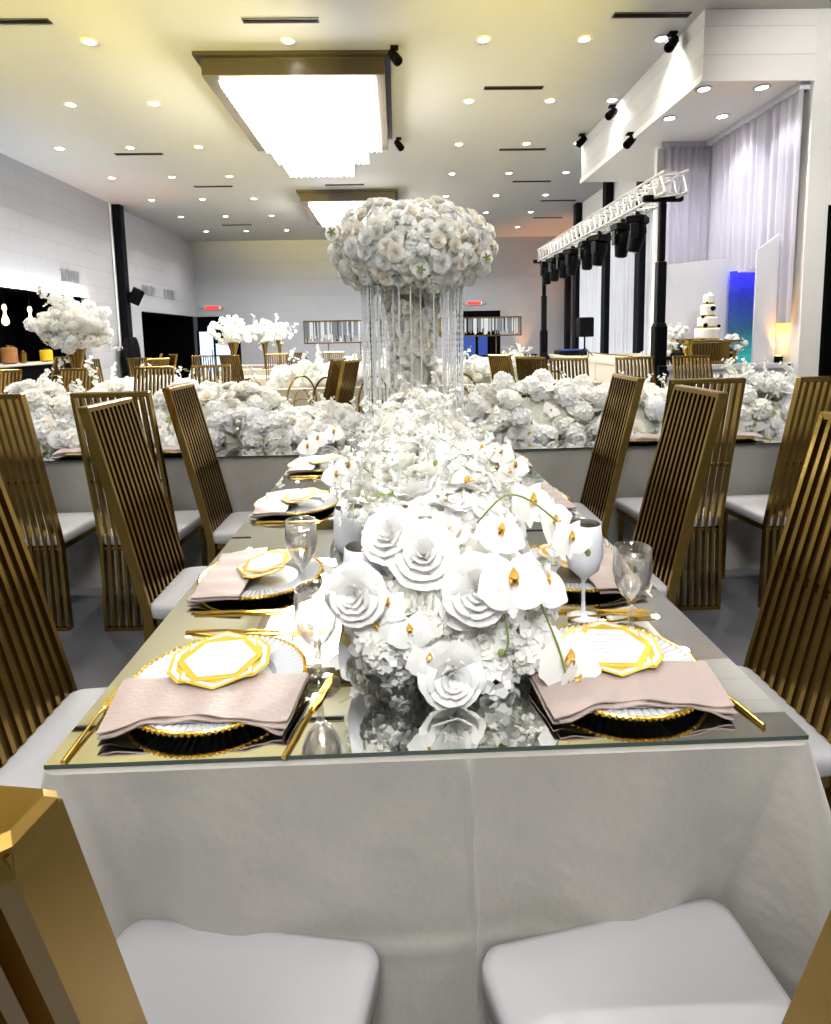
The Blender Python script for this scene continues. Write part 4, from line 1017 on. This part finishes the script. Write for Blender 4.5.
for k, (x, y, lb) in enumerate([(-3.45, 4.75, 'left of the big gold vase'), (-3.30, 4.70, 'close before the big gold vase'), (-2.75, 4.8, 'right of the big gold vase'), (-2.2, 9.6, 'right of the three vases'), (-1.55, 7.25, 'under the left crystal frame, outer one'), (-.95, 7.2, 'under the left crystal frame, inner one'),
     (.62, 7.15, 'under the right crystal frame, left one'), (1.75, 7.2, 'under the right crystal frame, right one'), (1.95, 7.3, 'beyond the right end of the flowers'), (-3.4, 9.45, 'left of the first small vase'), (2.3, 3.5, 'on the crossing table behind the sprays')]):
    P.put((x, y, TZ+.002), 0, 'lit cream pillar candle ' + lb, 'lit pillar candles')
GB.put((1.62, 7.1, TZ+.001), 0, 'white-looking goblet on the far table beside the sideways gold chairs', 'clear water goblets')
# black draped station and stools in front of the back wall
cloth(2.25, 3.55, 11.6, 12.5, .90, M['black'], 'black floor-length cloth over the station near the far truss tower', 12, flare=.02)
for x, lb in [(2.2, 'black folding tray stand left of the amber wall glow'), (3.05, 'black folding tray stand right of the amber wall glow')]:
    t = thing('tray_stand', lb, 'tray stand', (x, 13.3, 0), 0, 'black folding tray stands')
    MB().rbox(-.24, .24, -.16, .16, .93, .96, .008).obj('tray', M['black'], t, False)
    for s_ in (-1, 1): MB().cyl((s_*.2, -.12, .93), (-s_*.2, .12, 0), .012).obj('leg', M['blackm'], t)
def uplight(loc, lb):
    t = thing('uplight', lb, 'uplight', loc, 0)
    MB().lathe([(.07, .0), (.08, .01), (.08, .15), (.06, .17)], 16).obj('housing', M['black'], t)
    MB().lathe([(.055, .171), (.055, .175), (.01, .176)], 16).obj('lens', M['amber'], t); return t
uplight((2.95+1.5-.05+.2, 20.75, 0), 'amber uplight at the foot of the back wall')
spot((4.6, 20.65, .2), (4.6, 21.1, 3), 90, (1, .38, .08), 40, .03)
for k, (x, y, s_) in enumerate([(4.98, 16.6, 1)]):
    pass
# amber and pink washes on the ceiling from uplights along the walls
uplight((6.0, 20.3, 0), 'amber uplight in the far right room corner'); spot((5.9, 20.2, .25), (5.7, 19.6, 5), 260, (1, .42, .16), 62, .05)
uplight((-7.1, 13.9, 0), 'amber uplight at the left wall beside the column'); spot((-7.1, 13.9, .25), (-6.6, 13.6, 5), 110, (1, .40, .22), 50, .05)

# ------------------------------------------------------------ stage
st = MB().box(3.08, 4.74, 6.2, 8.3, 0, 1.0).box(3.08, 5.1, 8.4, 11.2, 0, 1.0)
sg = struct('floor_stage', st, M['stage'])
st.obj
t = thing('stage_fascia', 'pale panelled stage front below the cake table', 'stage fascia', (3.9, 6.19, 0))
f = MB().box(-.80, .84, -.03, .005, 0, 1.0).box(-.82, .84, -.06, .005, .96, 1.02); 
for a, b_ in ((-.74, -.02), (.04, .78)):
    f.box(a, b_, -.045, -.03, .86, .89).box(a, b_, -.045, -.03, .12, .15).box(a, a+.03, -.045, -.03, .12, .89).box(b_-.03, b_, -.045, -.03, .12, .89)
f.obj('panelling', M['stage_g'], t, False)
f = MB().box(-.86, -.81, -.02, 5.0, 0, 1.0).box(-.88, -.81, -.04, 5.0, .97, 1.02)
for k in range(5): f.box(-.868, -.86, .05+k*1.0, .06+k*1.0, .05, .95)
f.obj('side_panelling', M['stage'], t, False)
def curved_panel(cx, cy, r, a0, a1, z0, zl, zr, lb, mt, name='curved_screen', th=.05):
    G = []; n = 20; rows = []
    for q in (0, 1):
        for z_ in (0, 1):
            row = []
            for i in range(n+1):
                a = a0+(a1-a0)*i/n; R_ = r+(th if q else 0); zt = zl+(zr-zl)*i/n
                row.append((cx+R_*math.cos(a), cy+R_*math.sin(a), zt if z_ else z0))
            rows.append(row)
    G = np.array([rows[0], rows[1], rows[3], rows[2], rows[0]])
    mb = MB().grid(G); k = n
    mb.add([G[j][0] for j in range(4)], [(0, 1, 2, 3)]); mb.add([G[j][-1] for j in range(4)], [(3, 2, 1, 0)])
    o = mb.obj(name, mt, None, True); tag(o, lb, 'stage panel'); return o
curved_panel(3.86, 8.05, 1.25, math.radians(250), math.radians(292), 1.0, 2.28, 2.36, 'wide white curved panel behind the cake', M['panel'])
curved_panel(4.43, 7.6, 1.0, math.radians(262), math.radians(278), 2.15, 2.17, 2.22, 'narrow white curved band above the blue lit panel', M['panel'])
o = MB().box(4.27, 4.58, 6.72, 6.76, 1.0, 2.18).obj('lit_screen', M['ledwall'], None, False); tag(o, 'deep blue to teal glowing panel between the white stage panels', 'lit panel')
curved_panel(4.60, 7.1, .72, math.radians(253), math.radians(272), 1.0, 2.40, 2.58, 'tall narrow white curved panel right of the blue glow', M['panel'])
t = uplight((4.665, 6.3, 1.0), 'amber uplight on the stage beside the pier'); t.scale = (.6, .6, .6)
spot((4.66, 6.28, 1.12), (4.72, 6.55, 2.2), 26, (1, .42, .04), 70, .02)
o = MB().rbox(4.60, 4.735, 6.50, 6.54, 1.0, 2.53, .004).obj('slim_screen', M['panel'], None, False); tag(o, 'slim pale panel lit amber from below beside the pier', 'stage panel')
# cake table and cake
t = thing('cake_table', 'gold fluted cake table with mirrored top on the stage', 'cake table', (3.80, 6.48, 1.0))
f = MB()
for k in range(30):
    a = PI+PI*k/29; f.strip([(.30*math.cos(a), .20*math.sin(a), 0), (.33*math.cos(a), .22*math.sin(a), .28)], .022, .014)
f.obj('fluted_skirt', M['gold'], t, False)
MB().lathe([(.26, .0), (.28, .02), (.30, .27), (.02, .27)], 30, 0, Matrix.Scale(.62, 4, (0, 1, 0))).obj('core', M['wood'], t)
MB().rbox(-.40, .40, -.21, .21, .285, .31, .006).obj('table_top', M['gold'], t, False)
t = thing('wedding_cake', 'four-tier white cake with gold bands and black flowers', 'cake', (3.84, 6.46, 1.31)); t.scale = (1.0, 1.0, 1.15)
z = 0
for k, (r, h) in enumerate([(.145, .13), (.115, .12), (.085, .13), (.06, .11)]):
    MB().lathe([(r, z), (r, z+h-.012), (r-.012, z+h), (.01, z+h)], 28).obj('cake_tier', M['fondant'], t)
    MB().lathe([(r+.003, z+.002), (r+.004, z+.02), (r+.002, z+.022)], 28).obj('gold_band', M['gold_b'], t); z += h
for x, y, zz, s_ in [(-.08, -.11, .16, .03), (.02, -.085, .34, .034), (-.09, -.06, .25, .022), (.11, -.07, .15, .022), (-.04, -.05, .40, .016), (.02, .0, .50, .024)]: MB().ball((x, y, zz), (s_, s_*.7, s_*.8), 10, 7).obj('sugar_flower', M['black'] if zz < .45 else M['fondant'], t)
for x, lb, hh in [(3.42, 'white flowers in front of the curved panel, left of the cake', .34), (4.16, 'white flowers right of the cake', .2), (3.30, 'white and green flowers low by the truss tower', .15)]:
    t = thing('flower_arrangement', lb, 'flower arrangement', (x, 6.42, 1.0))
    MB().lathe([(.04, 0), (.05, .05), (.035, hh*.7), (.05, hh)], 14).obj('vase_body', M['gold'], t)
    ball_bouquet(t, (x, 6.42, 1.0+hh+.06), .14, .12, 22, cap=10, sz=(.7, 1.0))
t = thing('gold_urn', 'gold urn left of the cake table on the stage', 'urn', (3.52, 6.30, 1.02))
MB().lathe([(.05, 0), (.055, .02), (.03, .06), (.055, .14), (.05, .22), (.065, .30), (.05, .30)], 18).obj('body', M['gold_b'], t); MB().lathe([(.066, .295), (.068, .31), (.05, .312)], 18).obj('rim', M['gold'], t)
# crystal railing line
t = thing('stage_rail', 'thin gold rail along the stage edge behind the truss tower', 'rail', (3.35, 6.9, 1.0))
MB().cyl((-.2, .2, .10), (-.15, 2.2, .10), .01).obj('bar', M['gold'], t); MB().cyl((-.2, .2, 0), (-.2, .2, .1), .01).obj('post', M['gold'], t); MB().cyl((-.15, 2.2, 0), (-.15, 2.2, .1), .01).obj('post', M['gold'], t)

# ------------------------------------------------------------ truss, towers, moving heads
def tower(x, y, lb, ztop=2.93, gear=False, z0=0.):
    t = thing('truss_tower', lb, 'lighting tower', (x, y, 0))
    MB().rbox(-.07, .07, -.07, .07, .02, 1.5, .015).obj('lower_mast', M['black'], t, False)
    MB().rbox(-.05, .05, -.05, .05, 1.5, 2.2, .012).rbox(-.058, .058, -.058, .058, 1.47, 1.52, .006).obj('middle_mast', M['blackm'], t, False)
    MB().rbox(-.035, .035, -.035, .035, 2.2, ztop-.04, .010).obj('upper_mast', M['black'], t, False)
    MB().rbox(-.22, .22, -.035, .035, ztop-.09, ztop-.02, .01).obj('crossbar', M['black'], t, False)
    for sx, sy in ((1, 0), (-1, 0), (0, 1), (0, -1)):
        MB().tube([(sx*.06, sy*.06, .35), (sx*.5 if sx < 0 else sx*.10, sy*.4 if sy < 0 else sy*.3, .03)], .02, 8).obj('leg', M['blackm'], t, False)
        MB().lathe([(.05, 0), (.05, .02), (.02, .03)], 10, 0, Matrix.Translation((sx*.5 if sx < 0 else sx*.10, sy*.4 if sy < 0 else sy*.3, 0))).obj('foot', M['black'], t)
    MB().rbox(-.05, .05, -.13, -.07, .85, 1.05, .01).lathe([(.04, -.02), (.04, .02)], 12, 0, Matrix.Translation((.09, 0, .95)) @ Matrix.Rotation(PI/2, 4, 'Y')).obj('winch', M['blackm'], t)
    return t
tower(2.90, 5.72, 'black lighting tower at the near end of the truss, beside the stage')
t = tower(2.93, 11.1, 'black lighting tower at the far end of the truss')
t = thing('truss', 'silver lattice lighting truss bridging the two black towers', 'truss', (2.92, 8.28, 2.86))
tr = MB(); Lh = 2.82
cor = [(-.12, .0), (.12, .0), (-.12, .22), (.12, .22)]
for x, z in cor: tr.cyl((x, -Lh, z+.02), (x, Lh, z+.02), .018, n=8)
tr.obj('chord', M['alu'], t); tr = MB(); n = 26
for k in range(n):
    y0, y1 = -Lh+2*Lh*k/n, -Lh+2*Lh*(k+1)/n; ym = (y0+y1)/2
    for a, b_ in (((-.12, .0), (-.12, .22)), ((.12, .0), (.12, .22)), ((-.12, 0), (.12, 0)), ((-.12, .22), (.12, .22))):
        tr.cyl((a[0], y0, a[1]+.02), (b_[0], ym, b_[1]+.02), .009, n=5); tr.cyl((b_[0], ym, b_[1]+.02), (a[0], y1, a[1]+.02), .009, n=5)
tr.obj('lattice', M['alu'], t)
for s_ in (-1, 1): MB().box(-.14, .14, s_*Lh-.01, s_*Lh+.01, 0, .26).obj('end_plate', M['alu'], t, False) if False else None
def moving_head():
    t = thing('moving_head_light', '', 'stage light')
    MB().rbox(-.03, .03, -.02, .02, -.07, .03, .005).obj('clamp', M['blackm'], t, False)
    MB().rbox(-.13, .13, -.11, .11, -.16, -.07, .015).obj('base', M['black'], t, False)
    MB().rbox(-.135, -.105, -.05, .05, -.34, -.16, .01).rbox(.105, .135, -.05, .05, -.34, -.16, .01).obj('yoke', M['blackm'], t, False)
    X = Matrix.Translation((0, 0, -.30)) @ Matrix.Rotation(.25, 4, 'X')
    MB().lathe([(.05, -.20), (.075, -.19), (.095, -.05), (.10, .06), (.08, .12), (.03, .14)], 16, 0, X).obj('head', M['black'], t)
    MB().lathe([(.045, -.205), (.055, -.2), (.01, -.199)], 16, 0, X).obj('lens', M['wood'], t); return t
P = Proto(moving_head())
ORD2 = ['nearest on the truss', 'second from the near tower', 'third from the near tower', 'fourth from the near tower', 'fifth from the near tower', 'sixth from the near tower', 'seventh from the near tower', 'last one by the far tower']
for k, (y, rz) in enumerate([(6.45, .9), (6.92, .1), (7.80, .5), (8.33, 0), (9.12, .4), (9.62, 0), (10.2, .3), (10.8, 0)]):
    P.put((2.92, y, 2.90), rz, 'black moving head light hanging under the truss, ' + ORD2[k], 'moving head lights on the truss')
t = thing('loudspeaker', 'black loudspeaker on a stand at the stage in front of the sheer curtain', 'loudspeaker', (3.45, 10.1, 1.0))
MB().rbox(-.13, .13, -.14, .14, .36, .72, .015).obj('cabinet', M['black'], t, False); MB().cyl((0, 0, .02), (0, 0, .36), .016).obj('pole', M['blackm'], t); 
for a in (0, 2.1, 4.2): MB().cyl((0, 0, .16), (.16*math.cos(a), .16*math.sin(a), .01), .01).obj('leg', M['blackm'], t)
# small gear near the far tower
t = thing('mixing_desk', 'black sound desk on the stage near the far tower', 'sound desk', (3.25, 10.75, 1.0)); MB().rbox(-.15, .4, -.2, .2, .0, .10, .01).obj('console', M['blackm'], t, False); MB().box(-.1, .35, -.15, .15, .10, .12).obj('control_panel', M['bluew'], t, False)
for x, y, r, lb, nm_ in [(1.98, 4.55, .10, 'round black hat-like cover on a stand behind the right runner', 0)]:
    t = thing('monitor_wedge', 'black floor speaker half hidden behind the right flower runner', 'loudspeaker', (2.05, 5.2, 0)); MB().rbox(-.16, .16, -.14, .14, .5, .86, .06).obj('cabinet', M['black'], t, False); MB().cyl((0, 0, 0), (0, 0, .5), .03).lathe([(.2, 0), (.2, .02), (.03, .03)], 16).obj('pole', M['blackm'], t)
t = thing('small_speaker', 'small square black speaker beside the black floor speaker', 'loudspeaker', (1.72, 5.25, 0)); MB().rbox(-.12, .09, -.1, .1, .62, .80, .01).obj('cabinet', M['black'], t, False); MB().cyl((0, 0, 0), (0, 0, .62), .02).lathe([(.15, 0), (.15, .02), (.02, .03)], 16).obj('pole', M['blackm'], t)
t = thing('black_balloon_light', 'round black stage light clamped to the near truss tower', 'stage light', (3.04, 5.62, 1.13)); MB().ball((0.03, 0, 0), (.085, .08, .09), 14, 10).obj('head', M['black'], t); MB().rbox(-.09, -.03, -.03, .03, -.02, .02, .005).obj('clamp', M['blackm'], t, False)
# cable at the stage corner
t = MB().tube([(4.60, 6.10, 1.03), (4.66, 6.08, 1.0), (4.68, 6.08, .6), (4.66, 6.09, .2), (4.70, 6.05, .012)], .014, 6).obj('cable', M['black']); tag(t, 'black cable hanging over the right corner of the stage front', 'cable')

# ------------------------------------------------------------ lighting
area((-1.25, 8.5, 4.05), (0, 0, 0), 1.0, 1.8, 240, (1, .98, .95))
area((-1.15, 15.3, 4.05), (0, 0, 0), 1.0, 1.8, 260, (1, .98, .96))
area((-.15, -2.75, 4.05), (0, 0, 0), 1.0, 1.8, 125, (1, .99, .97))  # frontal fill below the added rear chandelier
spotlight((4.3, 2.6, H), (.1, .8, -.35), 'added black ceiling spotlight, out of view, brightening the pier')
spot((4.3, 2.7, H-.2), (5.1, 6.04, 3.4), 190, (1, .97, .92), 75, .08, .8)  # added lamp, brightens the pier and soffit front
# warm yellow ceiling wash: unseen added lamps on drop poles, aimed up along it
for x, y, z, tx, lb in [(-4.5, -2.0, 3.0, -4.3, 'behind the camera, far left'), (-2.1, -2.0, 3.0, -2.2, 'behind the camera, left'), (1.6, -2.0, 3.0, 1.2, 'behind the camera, right')]:
    t = thing('added_wash_light', 'added ceiling-hung yellow wash light ' + lb, 'wash light', (x, y, z), 0)
    X = Matrix.Rotation(-PI/2+.35, 4, 'X')
    MB().lathe([(.05, -.12), (.07, -.10), (.08, .06), (.06, .06), (.055, .03)], 16, 0, X).obj('housing', M['black'], t)
    MB().cyl((0, 0, 0), (0, 0, H-z), .012).obj('drop_pole', M['blackm'], t)
    MB().lathe([(.05, .031), (.05, .036), (.01, .037)], 16, 0, X).obj('lens', M['bulb'], t)
    spot((x, y+.12, z+.05), (tx, 8.0, 5.05), 5200, (1, .80, .14), 25, .08, 1.)
# daylight behind the sheers
for y, h in ((14.5, 1.9), (12.35, 1.6), (10.95, .3)): area((5.13, y, 2.3), (0, -PI/2, 0), 3.4, h, 22, (.80, .92, 1))
# lavender stage wash
spot((3.6, 6.9, 4.15), (4.2, 7.6, 1.5), 30, (.86, .84, 1), 120, .1)
w = bpy.data.worlds.new('World'); sc.world = w; w.use_nodes = True
w.node_tree.nodes['Background'].inputs[0].default_value = (.5, .52, .6, 1); w.node_tree.nodes['Background'].inputs[1].default_value = .06

# ------------------------------------------------------------ camera
cam = bpy.data.cameras.new('camera'); co = bpy.data.objects.new('camera', cam); C.objects.link(co); sc.camera = co
F_, PY, pit, yaw, rol = 588.69, 405.27, .1153, .0280, -.0196
cp, sp_, cy, sy, cr_, sr = math.cos(pit), math.sin(pit), math.cos(yaw), math.sin(yaw), math.cos(rol), math.sin(rol)
fwd = Vector((sy*cp, cy*cp, -sp_)); right = Vector((cy, -sy, 0)); up = right.cross(fwd)
r2 = right*cr_ + up*sr; u2 = -right*sr + up*cr_
Mx = Matrix((r2, u2, -fwd)).transposed().to_4x4(); Mx.translation = CAM
co.matrix_world = Mx
cam.sensor_width = 36; cam.lens = F_/1024*36; cam.shift_y = -(512-PY)/1024; cam.clip_start = .02; cam.clip_end = 100
